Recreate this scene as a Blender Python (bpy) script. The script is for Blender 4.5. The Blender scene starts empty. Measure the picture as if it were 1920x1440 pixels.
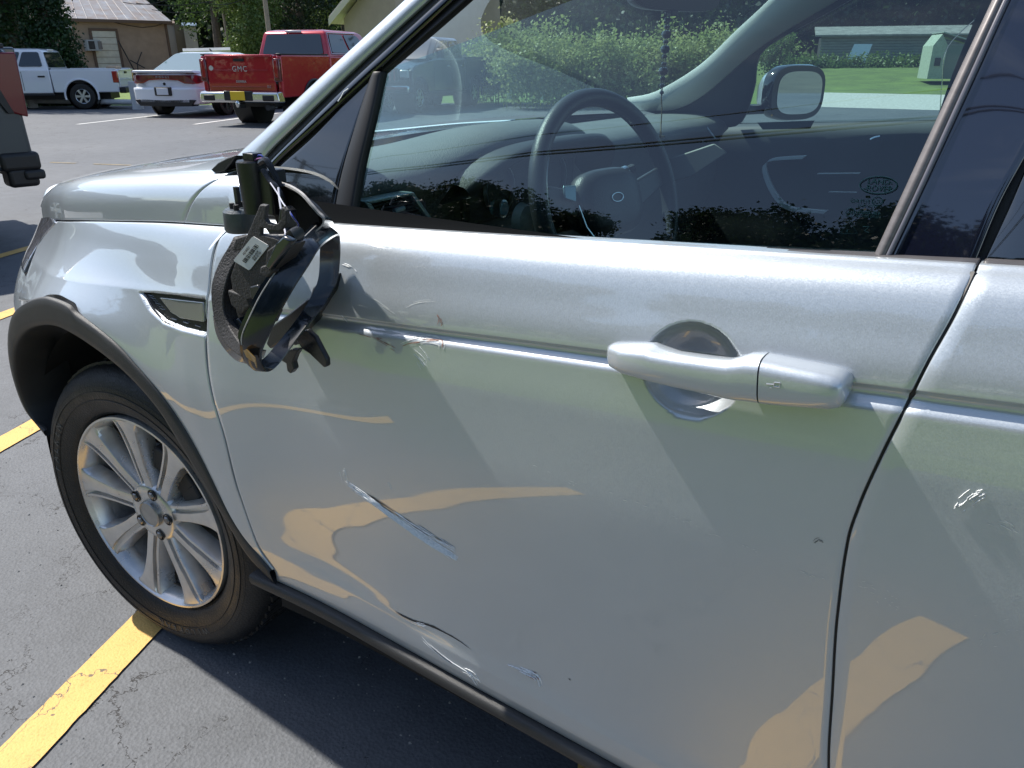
import bpy, bmesh, math, random
import numpy as np
from mathutils import Vector, Matrix
R_ = math.radians
random.seed(5); RNG = np.random.default_rng(5)
scene = bpy.context.scene
COL = scene.collection

# ------------------------------------------------------------------ camera, sky, sun, exposure
CAM = np.array([1.559, -0.7393, 1.3298]); YAW, PIT, ROL, FPX = 0.6005, 0.39887, -0.0022, 1439.6
fw = np.array([-math.sin(YAW)*math.cos(PIT), math.cos(YAW)*math.cos(PIT), -math.sin(PIT)])
rt = np.array([math.cos(YAW), math.sin(YAW), 0.0]); up = np.cross(rt, fw)
c_, s_ = math.cos(ROL), math.sin(ROL)
rt, up = c_*rt + s_*up, -s_*rt + c_*up
cam = bpy.data.cameras.new('camera'); cam_o = bpy.data.objects.new('camera', cam); COL.objects.link(cam_o)
cam.sensor_width = 36; cam.lens = FPX/1920*36; cam.clip_start = .02; cam.clip_end = 900
mw = Matrix.Identity(4)
for i in range(3):
    mw[i][0], mw[i][1], mw[i][2], mw[i][3] = rt[i], up[i], -fw[i], CAM[i]
cam_o.matrix_world = mw; scene.camera = cam_o

SUN = np.array([-.62, -.034, .78]); SUN = SUN/np.linalg.norm(SUN)
w = bpy.data.worlds.new('World'); scene.world = w; w.use_nodes = True
nt = w.node_tree; N = nt.nodes; L = nt.links; N.clear()
out = N.new('ShaderNodeOutputWorld'); bg = N.new('ShaderNodeBackground'); sky = N.new('ShaderNodeTexSky')
sky.sky_type = 'NISHITA'; sky.sun_disc = False
sky.sun_elevation = math.asin(SUN[2]); sky.sun_rotation = math.atan2(SUN[0], SUN[1])
sky.air_density = 1.0; sky.dust_density = .7; sky.ozone_density = 1.5
tc = N.new('ShaderNodeTexCoord'); mp = N.new('ShaderNodeMapping'); mp.inputs['Scale'].default_value = (1.2, 1.2, 5)
ns = N.new('ShaderNodeTexNoise'); ns.inputs['Scale'].default_value = 1.6; ns.inputs['Detail'].default_value = 7; ns.inputs['Roughness'].default_value = .6
cr = N.new('ShaderNodeMapRange'); cr.inputs[1].default_value = .5; cr.inputs[2].default_value = .78; cr.inputs[3].default_value = 0; cr.inputs[4].default_value = .38
mx = N.new('ShaderNodeMixRGB'); mx.inputs[2].default_value = (7.5, 8.0, 8.8, 1)
L.new(tc.outputs['Generated'], mp.inputs[0]); L.new(mp.outputs[0], ns.inputs['Vector']); L.new(ns.outputs[0], cr.inputs[0])
L.new(cr.outputs[0], mx.inputs[0]); L.new(sky.outputs[0], mx.inputs[1]); L.new(mx.outputs[0], bg.inputs[0])
bg.inputs[1].default_value = .13; L.new(bg.outputs[0], out.inputs[0])
sl = bpy.data.lights.new('sun', 'SUN'); sl.energy = 4.6; sl.angle = R_(.9); sl.color = (1, .95, .87)
so = bpy.data.objects.new('sun', sl); COL.objects.link(so)
so.rotation_euler = Vector(SUN).to_track_quat('Z', 'Y').to_euler()
scene.view_settings.view_transform = 'Standard'; scene.view_settings.look = 'None'
scene.view_settings.exposure = 0.54; scene.view_settings.gamma = 1; scene.view_settings.use_curve_mapping = False
scene.render.engine = 'CYCLES'
cy = scene.cycles; cy.use_denoising = True; cy.max_bounces = 10; cy.transparent_max_bounces = 16; cy.diffuse_bounces = 4; cy.glossy_bounces = 5
cy.caustics_reflective = False; cy.caustics_refractive = False; cy.sample_clamp_indirect = 6

# ------------------------------------------------------------------ materials
def _ramp(nt, fac, stops):
    r = nt.nodes.new('ShaderNodeValToRGB'); e = r.color_ramp.elements
    while len(e) < len(stops): e.new(.5)
    for k, (p, c) in enumerate(stops):
        e[k].position = p; e[k].color = (c[0], c[1], c[2], 1) if hasattr(c, '__len__') else (c, c, c, 1)
    nt.links.new(fac, r.inputs[0]); return r
def mat(name, col, rough=.5, metal=0., coat=0., coat_ior=1.5, var=0., vscale=8., bump=0., bscale=60., spec=.5, col2=None, detail=4, stretch=(1, 1, 1), rvar=0., coat_rough=.02):
    m = bpy.data.materials.new(name); m.use_nodes = True; nt = m.node_tree; b = nt.nodes['Principled BSDF']; L = nt.links
    b.inputs['Base Color'].default_value = (*col, 1); b.inputs['Roughness'].default_value = rough; b.inputs['Metallic'].default_value = metal
    b.inputs['Coat Weight'].default_value = coat; b.inputs['Coat Roughness'].default_value = coat_rough; b.inputs['Coat IOR'].default_value = coat_ior
    b.inputs['Specular IOR Level'].default_value = spec
    if var or bump or rvar:
        tc = nt.nodes.new('ShaderNodeTexCoord'); mp = nt.nodes.new('ShaderNodeMapping'); mp.inputs['Scale'].default_value = stretch
        L.new(tc.outputs['Object'], mp.inputs[0])
    if var or rvar:
        n = nt.nodes.new('ShaderNodeTexNoise'); n.inputs['Scale'].default_value = vscale; n.inputs['Detail'].default_value = detail; n.inputs['Roughness'].default_value = .65
        L.new(mp.outputs[0], n.inputs['Vector'])
    if var:
        c2 = col2 or tuple(max(0, c*(1-var)) for c in col); c1 = col if col2 else tuple(min(1, c*(1+var)) for c in col)
        r = _ramp(nt, n.outputs[0], [(.33, c2), (.67, c1)]); L.new(r.outputs[0], b.inputs['Base Color'])
    if rvar:
        mr = nt.nodes.new('ShaderNodeMapRange'); mr.inputs[1].default_value = .3; mr.inputs[2].default_value = .7
        mr.inputs[3].default_value = max(0, rough-rvar); mr.inputs[4].default_value = min(1, rough+rvar); L.new(n.outputs[0], mr.inputs[0]); L.new(mr.outputs[0], b.inputs['Roughness'])
    if bump:
        n2 = nt.nodes.new('ShaderNodeTexNoise'); n2.inputs['Scale'].default_value = bscale; n2.inputs['Detail'].default_value = 5
        L.new(mp.outputs[0], n2.inputs['Vector']); bp = nt.nodes.new('ShaderNodeBump'); bp.inputs['Strength'].default_value = bump; bp.inputs['Distance'].default_value = .01
        L.new(n2.outputs[0], bp.inputs['Height']); L.new(bp.outputs[0], b.inputs['Normal'])
    return m
def silver_paint(name, col=(.50, .545, .585)):
    m = mat(name, col, rough=.42, metal=.48, coat=1.0, coat_ior=1.8)
    nt = m.node_tree; b = nt.nodes['Principled BSDF']; L = nt.links
    tc = nt.nodes.new('ShaderNodeTexCoord'); v = nt.nodes.new('ShaderNodeTexVoronoi'); v.inputs['Scale'].default_value = 900
    L.new(tc.outputs['Object'], v.inputs['Vector'])
    # metallic flake: every cell tilts the base layer a little
    sub = nt.nodes.new('ShaderNodeVectorMath'); sub.operation = 'SUBTRACT'; sub.inputs[1].default_value = (.5, .5, .5); L.new(v.outputs['Color'], sub.inputs[0])
    sc = nt.nodes.new('ShaderNodeVectorMath'); sc.operation = 'SCALE'; sc.inputs['Scale'].default_value = .07; L.new(sub.outputs[0], sc.inputs[0])
    g = nt.nodes.new('ShaderNodeNewGeometry'); ad = nt.nodes.new('ShaderNodeVectorMath'); ad.operation = 'ADD'; L.new(g.outputs['Normal'], ad.inputs[0]); L.new(sc.outputs[0], ad.inputs[1])
    nm = nt.nodes.new('ShaderNodeVectorMath'); nm.operation = 'NORMALIZE'; L.new(ad.outputs[0], nm.inputs[0]); L.new(nm.outputs[0], b.inputs['Normal'])
    # very slight orange-peel and wash marks in the clear coat
    n = nt.nodes.new('ShaderNodeTexNoise'); n.inputs['Scale'].default_value = 7; n.inputs['Detail'].default_value = 2; L.new(tc.outputs['Object'], n.inputs['Vector'])
    bp = nt.nodes.new('ShaderNodeBump'); bp.inputs['Strength'].default_value = .012; bp.inputs['Distance'].default_value = .01; L.new(n.outputs[0], bp.inputs['Height']); L.new(bp.outputs[0], b.inputs['Coat Normal'])
    n3 = nt.nodes.new('ShaderNodeTexNoise'); n3.inputs['Scale'].default_value = 5; n3.inputs['Detail'].default_value = 8; n3.inputs['Roughness'].default_value = .7; L.new(tc.outputs['Object'], n3.inputs['Vector'])
    mr = nt.nodes.new('ShaderNodeMapRange'); mr.inputs[1].default_value = .45; mr.inputs[2].default_value = .75; mr.inputs[3].default_value = .015; mr.inputs[4].default_value = .09
    L.new(n3.outputs[0], mr.inputs[0]); L.new(mr.outputs[0], b.inputs['Coat Roughness'])
    return m
def glass(name, tint, ior=1.5, rough=0.0, boost=1.0):
    m = bpy.data.materials.new(name); m.use_nodes = True; nt = m.node_tree; N = nt.nodes; L = nt.links; N.clear()
    o = N.new('ShaderNodeOutputMaterial'); t = N.new('ShaderNodeBsdfTransparent'); g = N.new('ShaderNodeBsdfGlossy'); f = N.new('ShaderNodeFresnel'); mx = N.new('ShaderNodeMixShader')
    t.inputs[0].default_value = (*tint, 1); g.inputs['Roughness'].default_value = rough; f.inputs[0].default_value = ior
    mm = N.new('ShaderNodeMath'); mm.operation = 'MULTIPLY'; mm.inputs[1].default_value = boost; mm.use_clamp = True
    L.new(f.outputs[0], mm.inputs[0]); L.new(mm.outputs[0], mx.inputs[0]); L.new(t.outputs[0], mx.inputs[1]); L.new(g.outputs[0], mx.inputs[2]); L.new(mx.outputs[0], o.inputs[0])
    return m
def leafmat(name, c1, c2, trans=.35):
    m = bpy.data.materials.new(name); m.use_nodes = True; nt = m.node_tree; N = nt.nodes; L = nt.links; N.clear()
    o = N.new('ShaderNodeOutputMaterial'); d = N.new('ShaderNodeBsdfDiffuse'); t = N.new('ShaderNodeBsdfTranslucent'); g = N.new('ShaderNodeBsdfGlossy'); g.inputs['Roughness'].default_value = .45
    tc = N.new('ShaderNodeTexCoord'); n = N.new('ShaderNodeTexNoise'); n.inputs['Scale'].default_value = 1.3; n.inputs['Detail'].default_value = 6
    L.new(tc.outputs['Object'], n.inputs['Vector']); r = _ramp(nt, n.outputs[0], [(.35, c1), (.65, c2)])
    L.new(r.outputs[0], d.inputs[0]); L.new(r.outputs[0], t.inputs[0])
    m1 = N.new('ShaderNodeMixShader'); m1.inputs[0].default_value = trans; m2 = N.new('ShaderNodeMixShader'); m2.inputs[0].default_value = .04
    L.new(d.outputs[0], m1.inputs[1]); L.new(t.outputs[0], m1.inputs[2]); L.new(m1.outputs[0], m2.inputs[1]); L.new(g.outputs[0], m2.inputs[2]); L.new(m2.outputs[0], o.inputs[0])
    return m

SILVER = silver_paint('silver_paint')
BLACKGLOSS = mat('gloss_black', (.006, .007, .009), rough=.06, coat=1, coat_ior=1.5)
BLACKSATIN = mat('satin_black', (.012, .013, .015), rough=.35, bump=.05, bscale=300)
RUBBERSEAL = mat('rubber_seal', (.008, .008, .009), rough=.5)
CLAD = mat('cladding_plastic', (.030, .031, .032), rough=.5, bump=.22, bscale=900, var=.25, vscale=6, rvar=.1)
TRIMGREY = mat('belt_trim', (.085, .08, .082), rough=.38, var=.15, vscale=20)
STRIPGREY = mat('pillar_strip', (.16, .145, .145), rough=.42, metal=.3, var=.12, vscale=30, stretch=(1, 1, 4))
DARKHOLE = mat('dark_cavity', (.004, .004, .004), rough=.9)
TYRE = mat('tyre_rubber', (.012, .012, .012), rough=.5, bump=.25, bscale=220, var=.35, vscale=9, rvar=.15)
ALLOY = mat('alloy_silver', (.60, .59, .57), rough=.32, metal=.7, coat=.5, var=.14, vscale=14, rvar=.1)
ALLOYDUST = mat('alloy_dusty', (.42, .39, .36), rough=.5, metal=.3, var=.25, vscale=25, rvar=.12)
STEEL = mat('brake_steel', (.25, .24, .23), rough=.4, metal=1, var=.3, vscale=20)
IRON = mat('dark_iron', (.03, .03, .032), rough=.7, var=.3)
PLDUST = mat('dusty_black_plastic', (.026, .024, .025), rough=.62, bump=.3, bscale=350, var=.4, vscale=35, detail=8)
PLBLACK = mat('black_plastic', (.012, .013, .016), rough=.32, bump=.08, bscale=300, var=.3, vscale=30)
PLBLUE = mat('blue_black_plastic', (.008, .012, .018), rough=.2, coat=.3, var=.3, vscale=40)
PLEDGE = mat('scuffed_plastic_edge', (.32, .31, .30), rough=.6, var=.3, vscale=60)
STICKER = mat('white_sticker', (.62, .62, .62), rough=.5)
INK = mat('black_ink', (.02, .02, .02), rough=.6)
PRIMER = mat('bare_primer', (.80, .84, .86), rough=.6, var=.25, vscale=300)
SCDARK = mat('scratch_dark', (.05, .045, .045), rough=.7)
SCRED = mat('scratch_brown', (.30, .15, .11), rough=.7, var=.3, vscale=200)
SCWHITE = mat('scuff_glint_white', (.78, .80, .80), rough=.5)
DASH = mat('dashboard_vinyl', (.15, .16, .155), rough=.55, bump=.3, bscale=500, var=.12, vscale=5)
DASHDARK = mat('dark_dashboard', (.04, .044, .046), rough=.5, bump=.2, bscale=500)
CREAM = mat('pale_pillar_trim', (.78, .78, .74), rough=.7)
DOORCARD = mat('door_card', (.06, .07, .075), rough=.55, var=.2, vscale=3)
CHROME = mat('chrome', (.75, .77, .8), rough=.12, metal=1)
SATINCH = mat('satin_chrome', (.62, .68, .72), rough=.28, metal=1)
LEATHER = mat('wheel_leather', (.035, .038, .042), rough=.38, bump=.15, bscale=400)
GLASSF = glass('side_window_glass', (.53, .75, .745), boost=2.3)
GLASSW = glass('windscreen_glass', (.90, .96, .94))
GLASSR = glass('privacy_glass', (.10, .11, .12), boost=1.2)
MIRR = mat('mirror_glass', (.85, .88, .9), rough=.02, metal=1)

# ------------------------------------------------------------------ geometry helpers
def raydir(px): 
    d = fw + (px[0]-960)/FPX*rt - (px[1]-720)/FPX*up; return d
def at(px, axis, val):
    d = raydir(px); t = (val-CAM[axis])/d[axis]; return CAM + t*d
def mesh_obj(name, V, F, m, parent=None, smooth=True, sharp=None):
    me = bpy.data.meshes.new(name); me.from_pydata([tuple(map(float, v)) for v in V], [], [tuple(map(int, f)) for f in F])
    me.materials.append(m)
    if smooth: me.polygons.foreach_set('use_smooth', [True]*len(me.polygons))
    me.update()
    o = bpy.data.objects.new(name, me); COL.objects.link(o)
    if parent is not None: setparent(o, parent)
    if smooth and sharp:
        me.set_sharp_from_angle(angle=R_(sharp))
    return o
def wm(o):
    M = Matrix.Identity(4); 
    p = o
    M = o.matrix_basis.copy()
    if o.parent is not None: M = wm(o.parent) @ o.matrix_parent_inverse @ M
    return M
def setparent(o, parent):
    o.parent = parent
    if parent.get('_world', 0) or getattr(parent, 'type', '') == 'MESH' and parent.get('_w2', 0): o.matrix_parent_inverse = wm(parent).inverted()
def thing(name, label, cat, loc=(0, 0, 0), rz=0., group=None, world=False):
    o = bpy.data.objects.new(name, None); COL.objects.link(o); o.location = loc; o.rotation_euler = (0, 0, rz); o.empty_display_size = .1
    o['label'] = label; o['category'] = cat
    if group: o['group'] = group
    if world: o['_world'] = 1
    return o
def tag(o, label=None, cat=None, group=None, kind=None):
    for k, v in (('label', label), ('category', cat), ('group', group), ('kind', kind)):
        if v: o[k] = v
    return o
def bmobj(name, bm, m, parent=None, smooth=True, sharp=35):
    me = bpy.data.meshes.new(name); bmesh.ops.recalc_face_normals(bm, faces=bm.faces); bm.to_mesh(me); bm.free(); me.materials.append(m)
    if smooth:
        me.polygons.foreach_set('use_smooth', [True]*len(me.polygons)); me.set_sharp_from_angle(angle=R_(sharp))
    o = bpy.data.objects.new(name, me); COL.objects.link(o)
    if parent is not None: setparent(o, parent)
    return o
class MB:
    """collects simple shapes into one part"""
    def __init__(s): s.V = []; s.F = []
    def add(s, V, F):
        n = len(s.V); s.V += [tuple(v) for v in V]; s.F += [tuple(i+n for i in f) for f in F]; return s
    def box(s, c, d, rot=None):
        V = []
        for x in (-.5, .5):
            for y in (-.5, .5):
                for z in (-.5, .5):
                    v = Vector((x*d[0], y*d[1], z*d[2]))
                    if rot is not None: v = rot @ v
                    V.append((v[0]+c[0], v[1]+c[1], v[2]+c[2]))
        return s.add(V, [(0, 1, 3, 2), (4, 6, 7, 5), (0, 4, 5, 1), (2, 3, 7, 6), (0, 2, 6, 4), (1, 5, 7, 3)])
    def tube(s, P, r, seg=8, caps=True, closed=False):
        P = [Vector(p) for p in P]; n = len(P); rings = []; prev = None
        rr = r if hasattr(r, '__len__') else [r]*n
        for i in range(n):
            if closed: t = P[(i+1) % n]-P[i-1]
            else: t = P[min(i+1, n-1)]-P[max(i-1, 0)]
            t.normalize()
            if prev is None:
                a = Vector((0, 0, 1)) if abs(t.z) < .9 else Vector((1, 0, 0)); u = t.cross(a).normalized()
            else: u = (prev - t*prev.dot(t)).normalized()
            prev = u; v = t.cross(u)
            rings.append([P[i] + (u*math.cos(2*math.pi*k/seg)+v*math.sin(2*math.pi*k/seg))*rr[i] for k in range(seg)])
        return s.loft(rings, caps and not closed, closed)
    def loft(s, rings, caps=True, loop=False, closed=True):
        n = len(rings[0]); V = [p for r in rings for p in r]; F = []
        m = len(rings)
        for i in range(m if loop else m-1):
            a = i*n; b = ((i+1) % m)*n
            for k in range(n if closed else n-1):
                k2 = (k+1) % n; F.append((a+k, a+k2, b+k2, b+k))
        if caps and not loop: F.append(tuple(range(n))[::-1]); F.append(tuple((m-1)*n+k for k in range(n)))
        return s.add(V, F)
    def plate(s, P, off):
        """closed outline P (3d), extruded by vector off"""
        n = len(P); P2 = [tuple(np.array(p)+np.array(off)) for p in P]
        return s.add(list(P)+P2, [tuple(range(n)), tuple(range(2*n-1, n-1, -1))] + [(k, k+n, (k+1) % n+n, (k+1) % n) for k in range(n)])
    def lathe(s, prof, seg=48, axis='y', c=(0, 0, 0), a0=0, a1=2*math.pi):
        """prof: list of (along, radius)"""
        full = abs(a1-a0-2*math.pi) < 1e-6; rings = []
        for i in range(seg if full else seg+1):
            a = a0+(a1-a0)*i/seg; ca, sa = math.cos(a), math.sin(a); r = []
            for (t, q) in prof:
                p = {'y': (q*ca, t, q*sa), 'z': (q*ca, q*sa, t), 'x': (t, q*ca, q*sa)}[axis]; r.append((p[0]+c[0], p[1]+c[1], p[2]+c[2]))
            rings.append(r)
        return s.loft(rings, False, full, closed=False)
    def obj(s, name, m, parent=None, smooth=True, sharp=35, bevel=0, seg=2, weld=False):
        bm = bmesh.new(); vs = [bm.verts.new(v) for v in s.V]
        for f in s.F:
            try: bm.faces.new([vs[i] for i in f])
            except ValueError: pass
        if weld: bmesh.ops.remove_doubles(bm, verts=bm.verts, dist=1e-5)
        o = bmobj(name, bm, m, parent, smooth, sharp)
        if bevel:
            b = o.modifiers.new('bevel', 'BEVEL'); b.width = bevel; b.segments = seg; b.limit_method = 'ANGLE'; b.angle_limit = R_(30); b.harden_normals = False
        return o
def gridmesh(name, P, m, parent, flange=0., fl_dir=(0, 1, 0), smooth=True, sharp=None):
    """P[j][i] array of points; optional returned edge all round"""
    P = np.array(P, float)
    if flange:
        d = np.array(fl_dir, float); ny, nx = P.shape[:2]
        c = P.mean(axis=(0, 1))
        def pad(P, f1, f2):
            Q = np.pad(P, ((1, 1), (1, 1), (0, 0)), mode='edge'); return Q
        def edge_push(Q, amt_out, amt_in):
            Q[0, :] += d*amt_in; Q[-1, :] += d*amt_in; Q[1:-1, 0] += d*amt_in; Q[1:-1, -1] += d*amt_in
            def out(e, inner):
                v = e-inner; v -= np.outer(v@d, d); n = np.linalg.norm(v, axis=1, keepdims=True); n[n < 1e-9] = 1; return v/n
            return Q
        # outward unit vectors from the neighbouring rows
        def outv(a, b):
            v = a-b; v = v-np.outer(v@d, d); n = np.linalg.norm(v, axis=-1, keepdims=True); n[n < 1e-9] = 1; return v/n
        for (ao, ai) in ((.0012, .0010), (.0006, .0025), (.0, flange)):
            Q = np.pad(P, ((1, 1), (1, 1), (0, 0)), mode='edge')
            ob = outv(P[0], P[2]); ot = outv(P[-1], P[-3]); ol = outv(P[:, 0], P[:, 2]); orr = outv(P[:, -1], P[:, -3])
            Q[0, 1:-1] += ob*ao; Q[-1, 1:-1] += ot*ao; Q[1:-1, 0] += ol*ao; Q[1:-1, -1] += orr*ao
            Q[0, 0] += (ob[0]+ol[0])*ao*.7; Q[0, -1] += (ob[-1]+orr[0])*ao*.7; Q[-1, 0] += (ot[0]+ol[-1])*ao*.7; Q[-1, -1] += (ot[-1]+orr[-1])*ao*.7
            Q[0, :] += d*ai; Q[-1, :] += d*ai; Q[1:-1, 0] += d*ai; Q[1:-1, -1] += d*ai
            P = Q
    ny, nx = P.shape[:2]; idx = np.arange(ny*nx).reshape(ny, nx)
    F = np.stack([idx[:-1, :-1], idx[:-1, 1:], idx[1:, 1:], idx[1:, :-1]], -1).reshape(-1, 4)
    me = bpy.data.meshes.new(name); V = P.reshape(-1, 3)
    me.vertices.add(len(V)); me.vertices.foreach_set('co', V.astype(np.float32).ravel())
    me.loops.add(F.size); me.loops.foreach_set('vertex_index', F.ravel().astype(np.int32))
    me.polygons.add(len(F)); me.polygons.foreach_set('loop_start', np.arange(0, F.size, 4, dtype=np.int32)); me.polygons.foreach_set('loop_total', np.full(len(F), 4, np.int32))
    me.update(calc_edges=True); me.validate(); me.polygons.foreach_set('use_smooth', np.ones(len(me.polygons), bool)); me.materials.append(m)
    if sharp: me.set_sharp_from_angle(angle=R_(sharp))
    o = bpy.data.objects.new(name, me); COL.objects.link(o)
    if parent is not None: setparent(o, parent)
    return o
def pchip(xk, yk, x):
    xk = np.asarray(xk, float); yk = np.asarray(yk, float); h = np.diff(xk); dl = np.diff(yk)/h; m = np.zeros(len(xk))
    for i in range(1, len(xk)-1):
        if dl[i-1]*dl[i] > 0:
            w1 = 2*h[i]+h[i-1]; w2 = h[i]+2*h[i-1]; m[i] = (w1+w2)/(w1/dl[i-1]+w2/dl[i])
    m[0] = dl[0]; m[-1] = dl[-1]
    x = np.clip(np.asarray(x, float), xk[0], xk[-1]); i = np.clip(np.searchsorted(xk, x)-1, 0, len(xk)-2)
    t = (x-xk[i])/h[i]; return (2*t**3-3*t**2+1)*yk[i]+(t**3-2*t**2+t)*h[i]*m[i]+(-2*t**3+3*t**2)*yk[i+1]+(t**3-t**2)*h[i]*m[i+1]
def curve_pts(P, n, smooth=True):
    """n points evenly spaced along a Catmull-Rom through P (2d or 3d)"""
    P = np.array(P, float); Q = []
    if smooth:
        E = np.vstack([2*P[0]-P[1], P, 2*P[-1]-P[-2]])
        for i in range(1, len(E)-2):
            for t in np.linspace(0, 1, 16, endpoint=False):
                a, b, c, d = E[i-1], E[i], E[i+1], E[i+2]
                Q.append(.5*((2*b)+(-a+c)*t+(2*a-5*b+4*c-d)*t*t+(-a+3*b-3*c+d)*t**3))
        Q.append(P[-1]); Q = np.array(Q)
    else: Q = P
    s = np.r_[0, np.cumsum(np.linalg.norm(np.diff(Q, axis=0), axis=1))]; u = np.linspace(0, s[-1], n)
    return np.stack([np.interp(u, s, Q[:, k]) for k in range(Q.shape[1])], 1)
def sstep(a, b, x): t = np.clip((x-a)/(b-a), 0, 1); return t*t*(3-2*t)

# ------------------------------------------------------------------ the silver car: side surface
def z_belt(x): return 1.102+.067*(np.asarray(x)-.715)
def z_crease(x): return .985+.0855*(np.asarray(x)-.752)
def z_ridge(x): return .472-.0446*(np.asarray(x)-.756)
def z_sill(x): return .412-.024*(np.asarray(x)-.48)
_tk = [0, .5, .85, 1.0, 1.03, 1.07, 1.12, 1.3, 1.5, 1.7, 1.85, 1.945, 1.962, 1.982, 1.992, 2.0, 2.1, 2.45, 2.75, 2.85, 2.93, 3.0, 3.5]
_dk = [-.010, -.006, -.006, -.0080, -.0102, -.0118, -.0118, -.0082, -.0028, .0020, .0020, -.0018, -.0028, -.0120, -.0120, -.0060, -.0075, -.0200, -.0330, -.0400, -.050, -.065, -.16]
_tt = np.linspace(0, 3.5, 7001); _dd = pchip(_tk, _dk, _tt)
_k = np.exp(-.5*(np.arange(-14, 15)/6.)**2); _k /= _k.sum(); _dd = np.convolve(np.pad(_dd, 14, mode='edge'), _k, 'valid')
_tk2 = [0, 1.0, 1.16, 1.3, 1.5, 1.7, 1.85, 2.0, 2.1, 2.45, 2.75, 2.85, 2.93, 3.0, 3.5]; _dk2 = [-.008, -.006, -.0075, -.006, -.0025, .0020, .0018, -.0030, -.0075, -.0200, -.0330, -.0400, -.050, -.065, -.16]
_dd2 = np.convolve(np.pad(pchip(_tk2, _dk2, _tt), 14, mode='edge'), _k, 'valid')
_px = [-.95, -.88, -.8, -.7, -.6, -.5, -.4, -.3, -.2, 0, .2, .4, .7, 1.0, 1.6, 2.2, 2.8, 3.2, 3.5, 3.72]
_pu = [.62, .43, .335, .268, .220, .178, .139, .104, .075, .042, .024, .013, .004, 0, 0, .004, .03, .07, .14, .3]
_pl = [.55, .40, .28, .18, .115, .075, .045, .026, .014, .006, .004, .004, .002, 0, 0, .004, .02, .05, .12, .26]
_pxt = np.linspace(-.95, 3.72, 2400); _put = pchip(_px, _pu, _pxt); _plt = pchip(_px, _pl, _pxt)
# gentle swells of the pressed (and since dented) panels: centre x, centre z, height
_sw = [(a, b, c) for (a, b), c in zip([(a, b) for a in (.40, .62, .84, 1.06, 1.28) for b in (.50, .62, .76, .88)],
       [-0.00395, -0.00681, -0.00537, -0.01532, 0.01138, -0.00401, -0.00265, 0.00087, -0.00244, 0.00084, -0.00875, -7e-05, -0.00133, -0.00202, -0.00598, 0.00225, -0.0006, -0.00212, -0.00272, -0.00087])]
def side_y(x, z):
    x = np.asarray(x, float); z = np.asarray(z, float)
    zs, zr, zc, zb = z_sill(x), z_ridge(x), z_crease(x), z_belt(x)
    t = np.where(z < zr, (z-zs)/(zr-zs), np.where(z < zc, 1+(z-zr)/(zc-zr), 2+(z-zc)/(zb-zc)))
    d = np.interp(np.clip(t, 0, 3.5), _tt, _dd)
    # ahead of the door the crease and the flare of the sill die out
    k = sstep(.40, .78, x); soft = np.interp(np.clip(t, 0, 3.5), _tt, _dd2)
    d = d*k + soft*(1-k)
    w = sstep(.72, 1.0, z); pl = np.interp(x, _pxt, _put)*w + np.interp(x, _pxt, _plt)*(1-w)
    y = pl-d-.013*np.exp(-((x-.40)/.15)**2)*(1-sstep(.60, .86, z))
    fd_ = sstep(.39, .50, z)
    for (a, b, c) in _sw: y = y+c*fd_*np.exp(-((x-a)**2+(z-b)**2)/.0324)
    return y
def green_y(x, z):
    x = np.asarray(x, float); z = np.asarray(z, float); h = z-z_belt(x)
    return side_y(x, z_belt(x)) + .012 + .30*h + .30*h*np.abs(h) + .10*np.clip(.75-x, 0, 1)**2
def at_surf(px, fn, off=0.):
    y = 0.05
    for _ in range(30):
        P = at(px, 1, y); y2 = float(fn(P[0], P[2]))+off
        if abs(y2-y) < 2e-6: break
        y = y+.8*(y2-y)
    return at(px, 1, y)
S = lambda px, off=0.: at_surf(px, side_y, off)
G = lambda px, off=0.: at_surf(px, green_y, off)

car = thing('silver_suv', 'silver SUV filling the foreground with a scratched front door and its wing mirror torn open', 'car', (1.3, .95, 0), world=True)

# door shut lines (front, rear) as x(z)
cutF = np.array([S(p) for p in [(430, 430), (409, 450), (398, 487), (391, 550), (387, 594), (386, 637), (389, 687), (398, 741), (423, 829), (447, 922), (483, 1022), (514, 1070)]])
cutR = np.array([S(p) for p in [(1829, 508), (1790, 590), (1740, 680), (1700, 760), (1650, 860), (1610, 950), (1590, 1010), (1570, 1150), (1560, 1300), (1553, 1440)]])
_o = np.argsort(cutF[:, 2]); FZ, FX = cutF[_o, 2], cutF[_o, 0]
_o = np.argsort(cutR[:, 2]); RZ, RX = np.r_[.36, cutR[_o, 2]], np.r_[1.56, cutR[_o, 0]]
def xF(z): return pchip(FZ, FX, z)
def xR(z): return pchip(RZ, RX, z)
# handle cup
CUP = [np.array(S((1300, 694)))]; CUPR = (.058, .0)
cupL, cupT, cupB, cupRr = S((1208, 690)), S((1310, 605)), S((1305, 785)), S((1396, 700))
cupc = ((cupL[0]+cupRr[0])/2, (cupT[2]+cupB[2])/2); cupr = ((cupRr[0]-cupL[0])/2, (cupT[2]-cupB[2])/2)
def cup_d(x, z):
    r = np.sqrt(((x-cupc[0])/cupr[0])**2+((z-cupc[1])/cupr[1])**2)
    return .034*np.clip(1-r**3.0, 0, 1)**.75
_dc = {}
def dent(x, z, px, rx, rz, amp, ang=0):
    if px not in _dc: _dc[px] = S(px)
    P = _dc[px]; ca, sa = math.cos(ang), math.sin(ang); u = (x-P[0])*ca+(z-P[2])*sa; v = -(x-P[0])*sa+(z-P[2])*ca
    return amp*np.exp(-(u/rx)**2-(v/rz)**2)
_dents = [((735, 655), .05, .02, .0009, -.5), ((830, 1190), .10, .012, .0015, -.1), ((1000, 1275), .04, .012, .002, 0)]
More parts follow.
